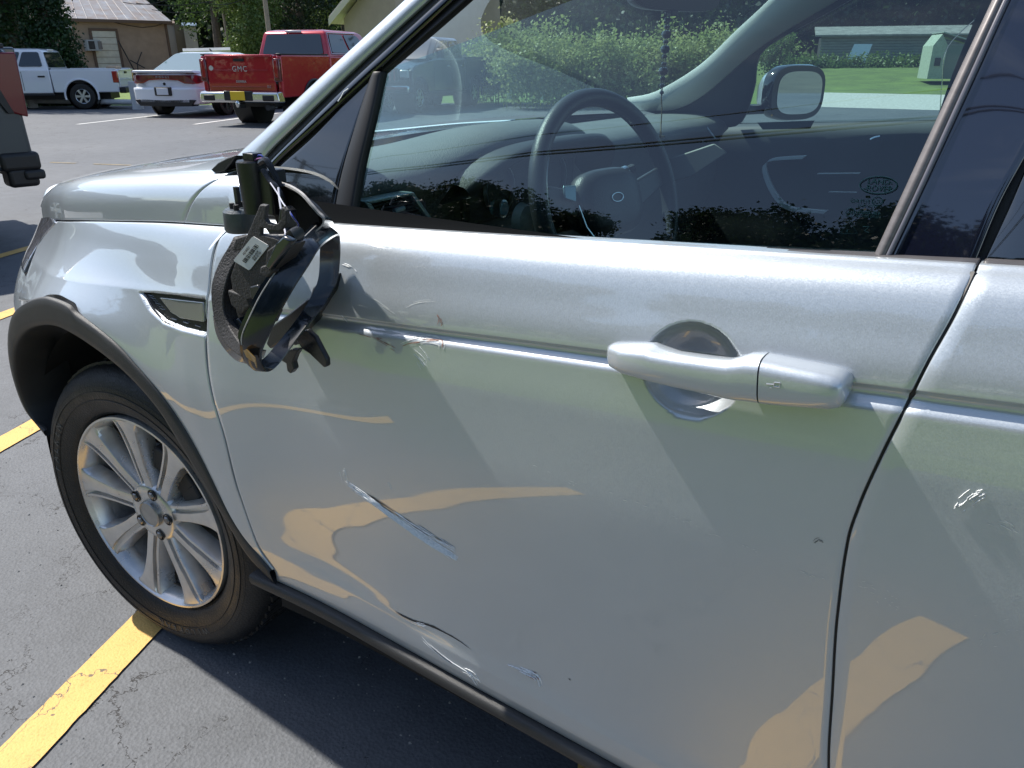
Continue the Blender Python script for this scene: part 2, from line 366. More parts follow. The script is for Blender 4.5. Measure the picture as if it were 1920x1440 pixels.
def door_grid(x0f, x1f, nz_extra=0, cup=True, x_samples=None, zlo=0., ztop=0.):
    tv = np.unique(np.r_[np.linspace(0, 1, 12), np.linspace(1, 1.2, 14), np.linspace(1.2, 1.9, 90 if cup else 50), np.linspace(1.9, 2.02, 34), np.linspace(2.02, 3, 60 if cup else 36)])
    xs = x_samples; P = np.zeros((len(tv), len(xs), 3))
    for j, t in enumerate(tv):
        for it in range(3):
            if it == 0: z = np.full(len(xs), .8)
            a, b = x0f(z), x1f(z); x = a+(b-a)*xs
            zs, zr, zc, zb = z_sill(x), z_ridge(x), z_crease(x), z_belt(x)
            z = zs+(zr-zs)*t if t <= 1 else (zr+(zc-zr)*(t-1) if t <= 2 else zc+(zb-zc)*(t-2))
        y = side_y(x, z)
        if cup:
            c = cup_d(x, z); y = y + c
            for (p, rx, rz, am, an) in _dents: y = y + dent(x, z, p, rx, rz, am, -an)
        P[j, :, 0] = x; P[j, :, 1] = y; P[j, :, 2] = z
    return P
xc0 = (cupc[0]-cupr[0]-.01-.43)/(1.49-.43); xc1 = (cupc[0]+cupr[0]+.01-.43)/(1.49-.43)
xs = np.unique(np.r_[np.linspace(0, xc0, 110), np.linspace(xc0, xc1, 60), np.linspace(xc1, 1, 20)])
gap = .0028
PD = door_grid(lambda z: xF(z)+gap, lambda z: xR(z)-gap, x_samples=xs)
front_door = gridmesh('front_door', PD, SILVER, car, flange=.022)
front_door['_w2'] = 1
tag(front_door, 'scratched and scuffed silver front door')
PD2 = door_grid(lambda z: xR(z)+gap, lambda z: np.full_like(z, 2.45), cup=False, x_samples=np.linspace(0, 1, 70))
rear_door = gridmesh('rear_door', PD2, SILVER, car, flange=.022); rear_door['_w2'] = 1
PQ = door_grid(lambda z: np.full_like(z, 2.456), lambda z: np.full_like(z, 3.7), cup=False, x_samples=np.linspace(0, 1, 40))
gridmesh('rear_quarter_panel', PQ, SILVER, car, flange=.02)
# dark inner shell that closes the shut lines
zz = np.linspace(.30, 1.13, 30); xx = np.linspace(.45, 3.6, 60); XX, ZZ = np.meshgrid(xx, zz)
gridmesh('inner_body', np.stack([XX, side_y(XX, np.minimum(ZZ, z_belt(XX)-.03))+.045, ZZ], -1), DARKHOLE, car)
# rubber seal seen in the rear shut line
zz = np.linspace(.40, 1.15, 60); 
MB().tube([(float(xR(z)), float(side_y(xR(z), z))+.0065, float(z)) for z in zz], .0045, 8).obj('door_seal', RUBBERSEAL, car)

# ---- fender
def y_clad(th):
    return np.interp(th, [-20, 0, 20, 45, 70, 90, 120, 150, 165, 180, 200, 215], [.010, .006, -.003, -.016, -.028, -.030, -.020, -.004, .016, .046, .085, .12])
ARC = (0., .36)
def at_clad(px, off=0.):
    y = -.02
    for _ in range(25):
        P = at(px, 1, y); th = math.degrees(math.atan2(P[2]-ARC[1], P[0])); th = th+360 if th < -90 else th
        y += .6*(float(y_clad(th))+off-y)
    return at(px, 1, y)
clad_out_px = [(86, 806), (50, 766), (26, 700), (18, 640), (26, 590), (50, 567), (78, 557), (100, 560), (128, 572), (143, 587), (180, 613), (217, 643), (253, 680), (300, 733), (342, 793), (382, 861), (423, 942), (463, 1006), (509, 1068)]
clad_in_px = [(90, 817), (55, 768), (37, 720), (31, 680), (34, 647), (50, 622), (77, 611), (110, 613), (150, 633), (200, 667), (250, 710), (302, 770), (342, 835), (382, 902), (423, 970), (463, 1035), (489, 1065), (520, 1094)]
co = np.array([at_clad(p) for p in clad_out_px]); ci = np.array([at_clad(p, -.001) for p in clad_in_px])
nu = 260
COo = curve_pts(co, nu); CIi = curve_pts(ci, nu)
rows = []
dirv = np.array([0, 1, 0.])
for (f, dy) in ((-.02, .004), (0., -.001), (.06, -.0055), (.3, -.0065), (.7, -.0065), (.93, -.005), (.99, 0.0), (1.0, .014)):
    rows.append(CIi*(1-f)*0 + CIi + (COo-CIi)*(1-max(f, 0)) + dirv*dy)
rows.append(CIi+dirv*.05); rows.append(CIi*1.0+dirv*.12)
gridmesh('wheel_arch_cladding', np.array(rows), CLAD, car)
# fender panel: radial loft arch -> outline
outer_px = [[(44, 560), (50, 525), (60, 490), (70, 462)], [(70, 462), (86, 440), (108, 416)], [(108, 416), (160, 417), (240, 419), (330, 422), (424, 428)], [(428, 430), (407, 450), (395.5, 487), (388.5, 550), (384.5, 594), (383, 637), (386, 687), (395, 741), (420, 829), (444, 922), (480, 1022), (510, 1068)]]
seg_n = [16, 14, 90, 150]
O = []
for sgm, n in zip(outer_px, seg_n):
    W3 = np.array([S(p) for p in sgm]); O.append(curve_pts(W3, n))
O = np.vstack(O); nO = len(O)
in_px = [(50, 567), (78, 557), (100, 560), (128, 572), (143, 587), (180, 613), (217, 643), (253, 680), (300, 733), (342, 793), (382, 861), (423, 942), (463, 1006), (509, 1068)]
IW = np.array([at_clad(p) for p in in_px]); key = [0, 15, 24, 30, 52, 78, 104, 119, 145, 170, 195, 220, 246, nO-1]
Idense = np.stack([pchip(key, IW[:, k], np.arange(nO)) for k in range(3)], 1)
def poly_sd(x, z, poly):
    """signed distance (positive inside) to polygon"""
    d = np.full(x.shape, 9.); inside = np.zeros(x.shape, bool); n = len(poly)
    for i in range(n):
        a = poly[i]; b = poly[(i+1) % n]; ex, ez = b[0]-a[0], b[1]-a[1]; t = np.clip(((x-a[0])*ex+(z-a[1])*ez)/(ex*ex+ez*ez), 0, 1)
        d = np.minimum(d, np.hypot(x-a[0]-t*ex, z-a[1]-t*ez)); c = (a[1] > z) != (b[1] > z)
        inside ^= c & (x < (b[0]-a[0])*(z-a[1])/((b[1]-a[1]) if abs(b[1]-a[1]) > 1e-9 else 1e-9)+a[0])
    return np.where(inside, d, -d)
def onF(px, off):
    return tuple(at_surf(px, lambda x, z: side_y(x, z)+arch_flare(np.float64(x), np.float64(z)), off))
vent_px = [(268, 546), (300, 548), (352, 555), (386, 560), (386, 631), (340, 618), (310, 604), (287, 580)]
ventW = [tuple(S(p)[[0, 2]]) for p in vent_px]
_th = np.linspace(-20, 215, 236); _xr, _zr = ARC[0]+.50*np.cos(np.radians(_th)), ARC[1]+.50*np.sin(np.radians(_th))
_F = y_clad(_th)-.002-side_y(_xr, _zr); _kk = np.exp(-.5*(np.arange(-30, 31)/10.)**2); _kk /= _kk.sum(); _F = np.convolve(np.pad(_F, 30, mode='edge'), _kk, 'valid')
def arch_flare(x, z):
    th = np.degrees(np.arctan2(z-ARC[1], x-ARC[0])); th = np.where(th < -90, th+360, th); rr = np.hypot(x-ARC[0], z-ARC[1])
    return np.interp(th, _th, _F)*np.exp(-(np.clip(rr-.50, 0, 9)/.085)**1.6)*sstep(-.002, .075, xF(z)-x)
vs = np.unique(np.r_[0, .01, np.linspace(.02, 1, 110)])
PF = np.zeros((len(vs), nO, 3))
for j, v in enumerate(vs):
    x = Idense[:, 0]*(1-v)+O[:, 0]*v; z = Idense[:, 2]*(1-v)+O[:, 2]*v; ys = side_y(x, z)
    dist = np.hypot(x-Idense[:, 0], z-Idense[:, 2])
    y = ys+arch_flare(x, z)
    y = y+.012*sstep(0, .004, poly_sd(x, z, ventW))
    PF[j] = np.stack([x, y, z], 1)
fender = gridmesh('front_fender', PF, SILVER, car, flange=.02); fender['_w2'] = 1
# side vent inside the recess
vent = MB(); 
def onS(px, off): return tuple(S(px, off))
MB().plate([onF(p, .0085) for p in [(269, 547), (300, 549), (352, 556), (386, 561), (386, 631), (340, 617), (310, 603), (287, 579)]], (0, .002, 0)).obj('side_vent', PLBLACK, car); sv = bpy.data.objects['side_vent']; sv['_w2'] = 1
MB().plate([onF(p, .004) for p in [(298, 558), (381, 567), (381, 604), (338, 597), (320, 586)]], (0, .006, 0)).obj('vent_blade', mat('vent_chrome', (.42, .42, .40), rough=.22, metal=.7), sv, bevel=.0015)
for k in range(9):
    m = MB()
    a = np.array([279+k*4.2, 553+k*5.0]); 
    if k > 5: a = np.array([300+(k-5)*22, 590+(k-5)*6.5])
    m.tube([onF(a, .006), onF(a+np.array([10, 3]), .009), onF(a+np.array([13, 8]), .012)], .0012, 6)
    m.obj('vent_mesh', BLACKGLOSS, sv)
MB().tube([onF(p, .003) for p in [(270, 546), (330, 552), (386, 560)]], .0016, 8).obj('vent_rim', BLACKGLOSS, sv)
MB().tube([onF(p, .004) for p in [(271, 549), (288, 580), (311, 605), (342, 619), (386, 632)]], .0022, 8).obj('vent_rim', BLACKGLOSS, sv)
# wheel house
m = MB(); 
m.lathe([(.05, .452), (.10, .46), (.45, .46), (.452, .0)], 40, 'y', (ARC[0]+.0, 0, ARC[1]), -.1, math.pi+.02); m.obj('wheel_house', DARKHOLE, car)
# bumper side
zz = np.linspace(.42, .93, 36); rows = []
zz = np.linspace(.42, .845, 36)
for z in zz:
    x1 = np.interp(z, [.42, .55, .70, .80, .83, .88, .93], [-.52, -.50, -.44, -.365, -.33, -.36, -.375]); x = np.linspace(x1, -.93, 30); rows.append(np.stack([x, side_y(x, np.full(30, z)), np.full(30, z)], 1))
gridmesh('front_bumper', np.array(rows), SILVER, car)
front_y = float(side_y(-.93, .6))
rows = []
for z in np.linspace(.25, .99, 12):
    ya = float(side_y(-.93, z)); y = np.linspace(ya, 1.894-ya, 20); rows.append(np.stack([-.93-.04*(1-((y-.947)/(.947-ya+1e-6))**2), y, np.full(20, z)], 1))
gridmesh('bumper_face', np.array(rows), SILVER, car)
# headlamp
hl = [(72, 411), (108, 415), (88, 438), (70, 461), (61, 466), (60, 452), (66, 430)]
LAMP = mat('headlamp_lens', (.30, .31, .36), rough=.12, coat=1, var=.5, vscale=60, metal=.3)
eL = np.array([S(p) for p in [(69, 464), (86, 440), (107, 417)]]); rows = []
for z in np.linspace(.845, float(eL[2, 2])-.004, 24):
    x0 = float(np.interp(z, eL[:, 2], eL[:, 0])) - .004 - max(0, float(eL[0, 2])-z)*.3; x = np.linspace(x0, -.93, 30); rows.append(np.stack([x, side_y(x, np.full(30, z))-.001, np.full(30, z)], 1))
hlamp = gridmesh('headlamp', np.array(rows), LAMP, car, flange=.01)
# ---- hood (clamshell) and cowl
sh_px = [(76, 408), (88, 412), (150, 415), (240, 417.5), (305, 419), (428, 427)]
SH = np.array([S(p) for p in sh_px]); SH = np.vstack([[-.90, float(side_y(-.9, .95)), .93], [-.70, float(side_y(-.7, .955)), .955], SH]) if SH[0, 0] > -.69 else SH
_o = np.argsort(SH[:, 0]); SH = SH[_o]
def hood_pt(x, k, dz=.0035):
    zs = pchip(SH[:, 0], SH[:, 2], x)+dz; ys = side_y(x, zs)
    f = np.clip((x+.97)/.55, 0, 1)**.45
    offs_y = np.array([0, .0025, .010, .024, .050, .105, .22, .42, .70]); offs_z = np.array([0, .032, .056, .072, .083, .093, .103, .112, .117])
    t = np.linspace(0, 8, 81)
    oy = pchip(range(9), offs_y, t); oz = pchip(range(9), offs_z, t)
    yy = ys+oy*(1+0*x); yc = .947
    sc = (yc-ys)/.70
    oy = np.where(oy > .05, .05+(oy-.05)*(yc-ys-.05)/(.65), oy)
    return np.stack([np.full(81, float(x)), ys+oy, zs+oz*f], 1)
cutx = lambda k: np.interp(k, [0, 30, 40, 81], [.300, .388, .40, .40])   # rear edge of the bonnet, by cross index
def hood_rows(x0, x1f, n):
    rows = []
    for u in np.linspace(0, 1, n):
        r = np.zeros((81, 3))
        for k in range(81):
            x = x0(k)+(x1f(k)-x0(k))*u
            r[k] = _hp(x, k)
        rows.append(r)
    return np.array(rows)
_cache = {}
_hx = np.linspace(-.92, .62, 309); _hg = np.array([hood_pt(x, 0) for x in _hx])
def _hp(x, k):
    i = np.clip((x+.92)/.005, 0, 307.999); a = int(i); t = i-a; return _hg[a, k]*(1-t)+_hg[a+1, k]*t
HB = hood_rows(lambda k: -.9, lambda k: float(cutx(k)), 90)
mir = lambda P: np.concatenate([P, (P*np.array([1, -1, 1])+np.array([0, 1.894, 0]))[:, ::-1][:, 1:]], 1)
# line cap above the bonnet at the rear so it stays closed to the windscreen
gridmesh('hood', mir(HB), SILVER, car, flange=.02, fl_dir=(0, 0, -1)) if False else gridmesh('hood', HB, SILVER, car, flange=.018)
HB2 = HB*np.array([1, -1, 1])+np.array([0, 1.894, 0]); gridmesh('hood_far_half', HB2[:, ::-1], SILVER, car)
CW = hood_rows(lambda k: float(cutx(k))+.004, lambda k: float(np.interp(k, [0, 30, 45], [.478, .455, .44])), 40)[:, :34]
gridmesh('cowl_side_panel', CW, SILVER, car, flange=.018)
gridmesh('cowl', np.array([[(x, y, 1.135+.02*math.sin(math.pi*(y-.1)/1.7)) for y in np.linspace(.12, 1.77, 24)] for x in (.28, .38, .48)]), BLACKSATIN, car)
# black corner of the scuttle
MB().plate([tuple(at(p, 1, .10)) for p in [(395, 318), (408, 305), (425, 296), (442, 291), (436, 300), (420, 322), (402, 325)]], (0, .05, -.005)).obj('scuttle_corner', RUBBERSEAL, car, bevel=.002)

# ---- pillars and window frames on the greenhouse surface
def band(name, A, B, m, n=60, off=0., parent=car, flange=.012, k=8, bulge=0.):
    a = curve_pts([G(p, off) for p in A], n); b = curve_pts([G(p, off) for p in B], n)
    P = []
    for i in range(k+1):
        t = i/k; q = a*(1-t)+b*t; q[:, 1] = q[:, 1]-bulge*4*t*(1-t); P.append(q)
    P = np.array(P)
    return gridmesh(name, P, m, parent, flange=flange)
band('front_pillar', [(414, 334), (437, 299), (500, 240), (600, 146), (758, 1), (1000, -222), (1260, -460)], [(478, 334), (492, 296), (562, 226), (650, 141), (760, 38), (1010, -190), (1270, -430)], SILVER, bulge=.006, flange=.05)
bs = band('pillar_seal', [(478, 334), (492, 296), (562, 226), (650, 141), (760, 38), (1010, -190), (1270, -430)], [(488, 334), (505, 304), (572, 236), (660, 150), (760, 58), (1010, -172), (1270, -412)], RUBBERSEAL, off=.006)
band('window_frame_moulding', [(488, 334), (505, 304), (572, 236), (660, 150), (760, 58), (1010, -172), (1270, -412)], [(500, 334), (519, 304), (584, 244), (668, 166), (760, 80), (1010, -150), (1270, -390)], BLACKGLOSS, off=.001, bulge=.003)
band('window_seal', [(500, 334), (519, 304), (584, 244), (668, 166), (760, 80), (1010, -150), (1270, -390)], [(508, 334), (528, 306), (592, 250), (690, 158), (760, 97), (880, -8), (1290, -380)], RUBBERSEAL, off=.008)
# glossy corner panel ahead of the window
band('corner_panel', [(426, 430), (440, 385), (470, 350), (524, 308), (592, 250), (697, 136)], [(560, 440), (600, 436), (622, 425), (640, 330), (668, 230), (698, 137)], mat('corner_gloss', (.010, .012, .016), rough=.05, coat=1, coat_ior=1.35), off=.005, k=12)
band('window_divider', [(622, 432), (640, 330), (668, 230), (697, 136)], [(652, 434), (671, 320), (693, 225), (712, 136)], RUBBERSEAL, off=.002, bulge=.003, k=8)
# front window glass (a curved sheet)
wl = [(648, 446), (668, 330), (690, 225), (708, 134)]; 
A = [(648, 446), (1100, 474), (1650, 500)]; B = [(706, 128), (850, 2), (960, -95)]
wa = curve_pts([G(p, .012) for p in A], 60); 
top1 = curve_pts([G(p, .012) for p in [(702, 138), (760, 92), (870, -6), (1290, -385)]], 60)
rowsW = []
lf = curve_pts([G(p, .012) for p in [(646, 446), (668, 330), (706, 134)]], 30); rg = curve_pts([G(p, .012) for p in [(1648, 500), (1760, 250), (1878, -20), (2040, -380)]], 30)
for j in range(30):
    v = j/29; bot = wa; tp = top1
    q = bot*(1-v)+tp*v; u = np.linspace(0, 1, 60)[:, None]
    q = q + (1-u)*(lf[j]-(wa[0]*(1-v)+top1[0]*v)) + u*(rg[j]-(wa[-1]*(1-v)+top1[-1]*v)); q[:, 1] = green_y(q[:, 0], q[:, 2])+.012; rowsW.append(q)
gridmesh('front_window', np.array(rowsW), GLASSF, car)
fwin = bpy.data.objects['front_window']; fwin['_w2'] = 1
# belt moulding
band('belt_moulding', [(636, 427), (900, 443), (1300, 466), (1640, 482), (1832, 491)], [(636, 438), (900, 455), (1300, 482), (1640, 502), (1822, 511)], TRIMGREY, off=-.004, bulge=.003, flange=.02)
band('belt_moulding', [(1848, 492), (1920, 496), (2300, 515)], [(1838, 512), (1920, 518), (2300, 538)], TRIMGREY, off=-.004, bulge=.003, flange=.02)
band('window_wiper_strip', [(640, 423), (900, 438), (1300, 462), (1650, 480)], [(636, 430), (900, 445), (1300, 469), (1650, 488)], RUBBERSEAL, off=.004)
band('pillar_strip', [(1637, 488), (1700, 352), (1800, 135), (1868, -10), (2040, -385)], [(1656, 489), (1722, 350), (1820, 135), (1886, -10), (2062, -385)], STRIPGREY, off=.001, bulge=.0025)
band('strip_lip', [(1658, 489), (1724, 350), (1822, 135), (1888, -10), (2064, -385)], [(1662, 489), (1728, 350), (1827, 135), (1893, -10), (2070, -385)], mat('lip_grey', (.13, .13, .16), rough=.3), off=-.001, k=3, flange=.006)
band('pillar_cover', [(1662, 492), (1728, 350), (1827, 135), (1893, -10), (2070, -385)], [(1824, 496), (1870, 385), (1921, 290), (1990, 160), (2160, -200)], mat('pillar_gloss', (.008, .010, .022), rough=.04, coat=1, coat_ior=1.7), off=.0035, k=10)
band('pillar_gap', [(1820, 510), (1870, 385), (1921, 290), (1990, 160), (2160, -200)], [(1850, 512), (1893, 395), (1935, 300), (2010, 160), (2180, -200)], RUBBERSEAL, off=.012, k=4)
RGL = mat('rear_privacy_glass', (.006, .008, .012), rough=.03, coat=1, coat_ior=1.7)
_a = curve_pts([G(p, .006) for p in [(1846, 496), (1893, 395), (1935, 300), (2010, 160), (2180, -200), (2260, -360)]], 50)
def upper(name, ea, xb, m, off=.006, k=16, parent=car, zlim=1.575):
    P = []
    for (x0, _, z0) in ea:
        z = min(z0, zlim); x = np.linspace(x0, xb, k); P.append(np.stack([x, green_y(x, np.full(k, z)-z_belt(x0)+z_belt(x))+off, z-z_belt(x0)+z_belt(x)], 1))
    return gridmesh(name, np.array(P), m, parent, flange=.01)
upper('rear_window', _a, 2.36, RGL)
_b = np.array([(2.365, 0, z) for z in np.linspace(z_belt(2.3), 1.575, 30)]); upper('rear_pillar', _b, 2.52, BLACKGLOSS, off=.002)
_b = np.array([(2.525, 0, z) for z in np.linspace(z_belt(2.3)+.02, 1.575, 30)]); upper('quarter_window', _b, 3.15, RGL, off=.004)
_b = np.array([(3.155, 0, z) for z in np.linspace(z_belt(2.3)+.02, 1.575, 30)]); upper('tail_pillar', _b, 3.66, SILVER, off=.0)
_x = np.linspace(1.02, 3.55, 60); _r = []
for q in np.linspace(0, 1, 6):
    zt = 1.60+.06*np.sin(np.pi*np.minimum(1, (_x-.7)/3.0)); zz0 = np.minimum(z_belt(_x)+.40, 1.545); yy0 = green_y(_x, zz0); _r.append(np.stack([_x, yy0*(1-q)+.262*q, zz0*(1-q)+(zt+.002)*q], 1))
gridmesh('roof_rail_panel', np.array(_r), SILVER, car)
# sill trim below the doors
xs_ = np.linspace(.44, 3.2, 90); rows = []
for (dz, dy) in ((-.0035, .016), (-.0035, -.006), (-.006, -.012), (-.017, -.013), (-.026, -.010), (-.031, .0), (-.034, .03)):
    z = z_sill(xs_)+dz; rows.append(np.stack([xs_, side_y(xs_, z_sill(xs_))+dy, z], 1))
gridmesh('sill_trim', np.array(rows), CLAD, car)
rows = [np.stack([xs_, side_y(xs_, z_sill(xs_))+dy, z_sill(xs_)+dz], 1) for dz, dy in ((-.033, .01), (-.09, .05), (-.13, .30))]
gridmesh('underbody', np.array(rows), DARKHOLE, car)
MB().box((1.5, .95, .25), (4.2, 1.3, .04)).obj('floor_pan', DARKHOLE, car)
# roof, screens and far side so that the car casts a whole shadow
rows = []
for x in np.linspace(.98, 3.4, 20):
    zt = 1.60+.06*math.sin(math.pi*min(1, (x-.7)/3.0)); y0 = .255; y = np.linspace(y0, 1.894-y0, 20); rows.append(np.stack([np.full(20, x), y, zt+.05*(1-((y-.947)/.7)**2)], 1))
gridmesh('roof', np.array(rows), SILVER, car)
gridmesh('headlining', np.array(rows)-np.array([0, 0, .03]), mat('headlining', (.42, .41, .38), rough=.9), car)
def screen(name, basex, basez, topx, topz, yb, yt, bow, m):
    P = []
    for v in np.linspace(0, 1, 14):
        x = basex+(topx-basex)*v; z = basez+(topz-basez)*v; yy0 = yb+(yt-yb)*v; y = np.linspace(yy0, 1.894-yy0, 24); t = (y-.947)/(.947-yy0); P.append(np.stack([x-bow*(1-t*t), y, z+.02*(1-t*t)], 1))
    return gridmesh(name, np.array(P), m, car)
screen('windscreen', .44, 1.165, 1.00, 1.615, .125, .265, .20, GLASSW)
screen('rear_screen', 3.62, 1.15, 3.38, 1.6, .16, .27, -.05, GLASSR)
far = lambda P: np.array(P)*np.array([1, -1, 1])+np.array([0, 1.894, 0])
Z_, X_ = np.meshgrid(np.linspace(.38, 1.14, 24), np.linspace(-.9, 3.7, 60)); Zc = np.minimum(Z_, z_belt(X_))
gridmesh('far_side_body', far(np.stack([X_, side_y(X_, Zc), Zc], -1)), SILVER, car)
MB().box((3.66, .947, .85), (.06, 1.3, .8)).obj('tailgate', SILVER, car, bevel=.02)

# ---- door handle
hs = [(1124, 662, 672, .004), (1128, 655, 682, -.010), (1140, 651, 692, -.022), (1170, 650.5, 702, -.030), (1215, 651, 713, -.034), (1228, 656, 716, -.035), (1270, 663, 724, -.036), (1330, 671, 736, -.037), (1368, 675, 745, -.037), (1385, 672, 748, -.037), (1402, 669, 751, -.037), (1429, 670, 755, -.037)]
hk = [(1432, 671, 756, -.037), (1480, 681, 760.5, -.037), (1530, 691, 764, -.037), (1560, 698, 766, -.036), (1577, 704, 764, -.034), (1585, 713, 756, -.030), (1589, 727, 744, -.014)]
def hloft(st, first_closed=True, inner=-.006):
    rings = []
    for (x, yt, yb, pr) in st:
        T = np.array(at((x, yt), 1, -.022)); B = np.array(at((x-(3 if x > 1150 else 0), yb), 1, -.022)); c = (T+B)/2; h = (T-B)/2; hh = np.linalg.norm(h)
        back = -.002 if (1228 < x < 1400) else .010
        ring = []
        for k in range(28):
            a = 2*math.pi*k/28; ca, sa = math.cos(a), math.sin(a); e = .62
            u = math.copysign(abs(sa)**e, sa); v = math.copysign(abs(ca)**e, ca)   # v>0 outward
            mid = (pr+back)/2; half = (back-pr)/2
            ring.append((c[0]+h[0]*u, mid-half*v, c[2]+h[2]*u))
        rings.append(ring)
    return rings
hd = MB().loft(hloft(hs)).obj('door_handle', SILVER, front_door, sharp=60); hd['_w2'] = 1
MB().loft(hloft(hk)).obj('key_cover', SILVER, front_door, sharp=60)
m = MB()
for a, b in (((1437, 720), (1452, 721)), ((1452, 717), (1463, 718)), ((1463, 718), (1462, 726)), ((1462, 726), (1451, 725)), ((1451, 725), (1452, 717)), ((1443, 727), (1447, 727))):
    m.tube([tuple(at(a, 1, -.0372)), tuple(at(b, 1, -.0372))], .0006, 6)
m.obj('key_symbol', mat('key_emboss', (.55, .57, .6), rough=.3, metal=.6), front_door)

# ---- front wheel
WC = np.array([0, .04, .3587]); ST = .0927; RW = Matrix.Rotation(ST, 3, 'Z')
wheel = bpy.data.objects.new('front_wheel', None); COL.objects.link(wheel); wheel.parent = car; wheel.location = WC; wheel.rotation_euler = (0, 0, ST)
wheel.matrix_parent_inverse = Matrix.Translation(car.location).inverted()
# local: y=0 rim face plane, +y inward
tp = [(.030, .243), (.012, .250), (-.002, .262), (-.012, .285), (-.016, .305), (-.014, .322), (-.005, .340), (.008, .353), (.022, .3600), (.05, .3645), (.11, .366), (.17, .3645), (.20, .359), (.22, .345), (.232, .31), (.225, .27), (.20, .245)]
tt = curve_pts(tp, 70); 
tyre_m = MB().lathe([tuple(p) for p in tt], 128, 'y'); tyre_o = tyre_m.obj('tyre', TYRE, wheel, sharp=70)
# tread blocks at the shoulder and raised rings / lettering on the sidewall
m = MB()
for k in range(72):
    a = 2*math.pi*k/72; 
    for (y0, r0, dy, dr) in ((.045, .3630, .034, .006), (.095, .366, .036, .005), (.145, .366, .036, .005), (.19, .3625, .03, .005)):
        rot = Matrix.Rotation(-a, 3, 'Y') @ Matrix.Rotation(.25 if y0 > .02 else .0, 3, 'X'); p = Vector((r0*math.cos(a), y0, r0*math.sin(a)))
        m.box(p, (dr*1.6, dy, .023), rot)
o = m.obj('tread_block', TYRE, wheel, smooth=False); o['kind'] = 'stuff'
m = MB()
for (y0, r0) in ((-.0145, .292), (-.0165, .312), (.009, .2525), (-.0130, .3235)):
    m.tube([(r0*math.cos(a), y0, r0*math.sin(a)) for a in np.linspace(0, 2*math.pi, 97)[:-1]], .0011, 6, closed=True)
m.obj('sidewall_ring', TYRE, wheel)
def text_on(body, size, parent, mtx, m, name='lettering', ext=.0004, spacing=1.0, font_shear=0.):
    c = bpy.data.curves.new(name, 'FONT'); c.body = body; c.size = size; c.extrude = ext; c.align_x = 'CENTER'; c.align_y = 'CENTER'; c.space_character = spacing; c.shear = font_shear; c.resolution_u = 3
    o = bpy.data.objects.new(name, c); COL.objects.link(o); c.materials.append(m)
    if parent is not None:
        o.parent = parent
        if parent.get('_world', 0) or parent.get('_w2', 0): o.matrix_parent_inverse = wm(parent).inverted()
    o.matrix_basis = mtx
    me = bpy.data.meshes.new_from_object(o); me.name = name; q = bpy.data.objects.new(name, me); COL.objects.link(q); q.parent = o.parent; q.matrix_parent_inverse = o.matrix_parent_inverse; q.matrix_basis = mtx
    bpy.data.objects.remove(o); bpy.data.curves.remove(c); q.name = name; return q
def letters_arc(txt, r, a0, step, size, y):
    for i, ch in enumerate(txt):
        a = a0-i*step
        if ch == ' ': continue
        # char upright pointing outward, facing -y
        out_ = Vector((math.cos(a), 0, math.sin(a))); tang = Vector((math.sin(a), 0, -math.cos(a))); nrm = Vector((0, -1, 0))
        M = Matrix(((tang[0], out_[0], nrm[0], r*out_[0]), (tang[1], out_[1], nrm[1], y), (tang[2], out_[2], nrm[2], r*out_[2]), (0, 0, 0, 1)))
        text_on(ch, size, wheel, M, TYRELET, ext=.0007)
TYRELET = mat('raised_rubber', (.12, .117, .11), rough=.7)
letters_arc('FALKEN', .303, R_(170), R_(5.2), .028, -.0158)
letters_arc('WILDPEAK', .303, R_(-60), R_(4.6), .026, -.0158)
# rim: barrel, lip, spokes
rim = MB().lathe([(.030, .243), (.004, .2475), (-.0015, .2462), (-.002, .2415), (.006, .236), (.012, .2315), (.045, .226), (.16, .215), (.19, .22)], 128, 'y').obj('rim', ALLOY, wheel, sharp=50)
MB().lathe([(.046, .2258), (.10, .218), (.16, .2145), (.165, .08), (.165, 0)], 64, 'y').obj('rim_barrel', ALLOYDUST, wheel)
MB().lathe([(.07, .155), (.07, .07), (.05, .068), (.05, 0)], 48, 'y').obj('brake_disc', STEEL, wheel)
MB().lathe([(.072, .155), (.09, .155), (.09, .07)], 48, 'y').obj('brake_disc_rim', IRON, wheel)
cal = MB()
for a in np.linspace(R_(20), R_(75), 6): cal.box((.145*math.cos(a), .055, .145*math.sin(a)), (.06, .05, .035), Matrix.Rotation(-a, 3, 'Y'))
cal.obj('brake_caliper', IRON, wheel, bevel=.004)
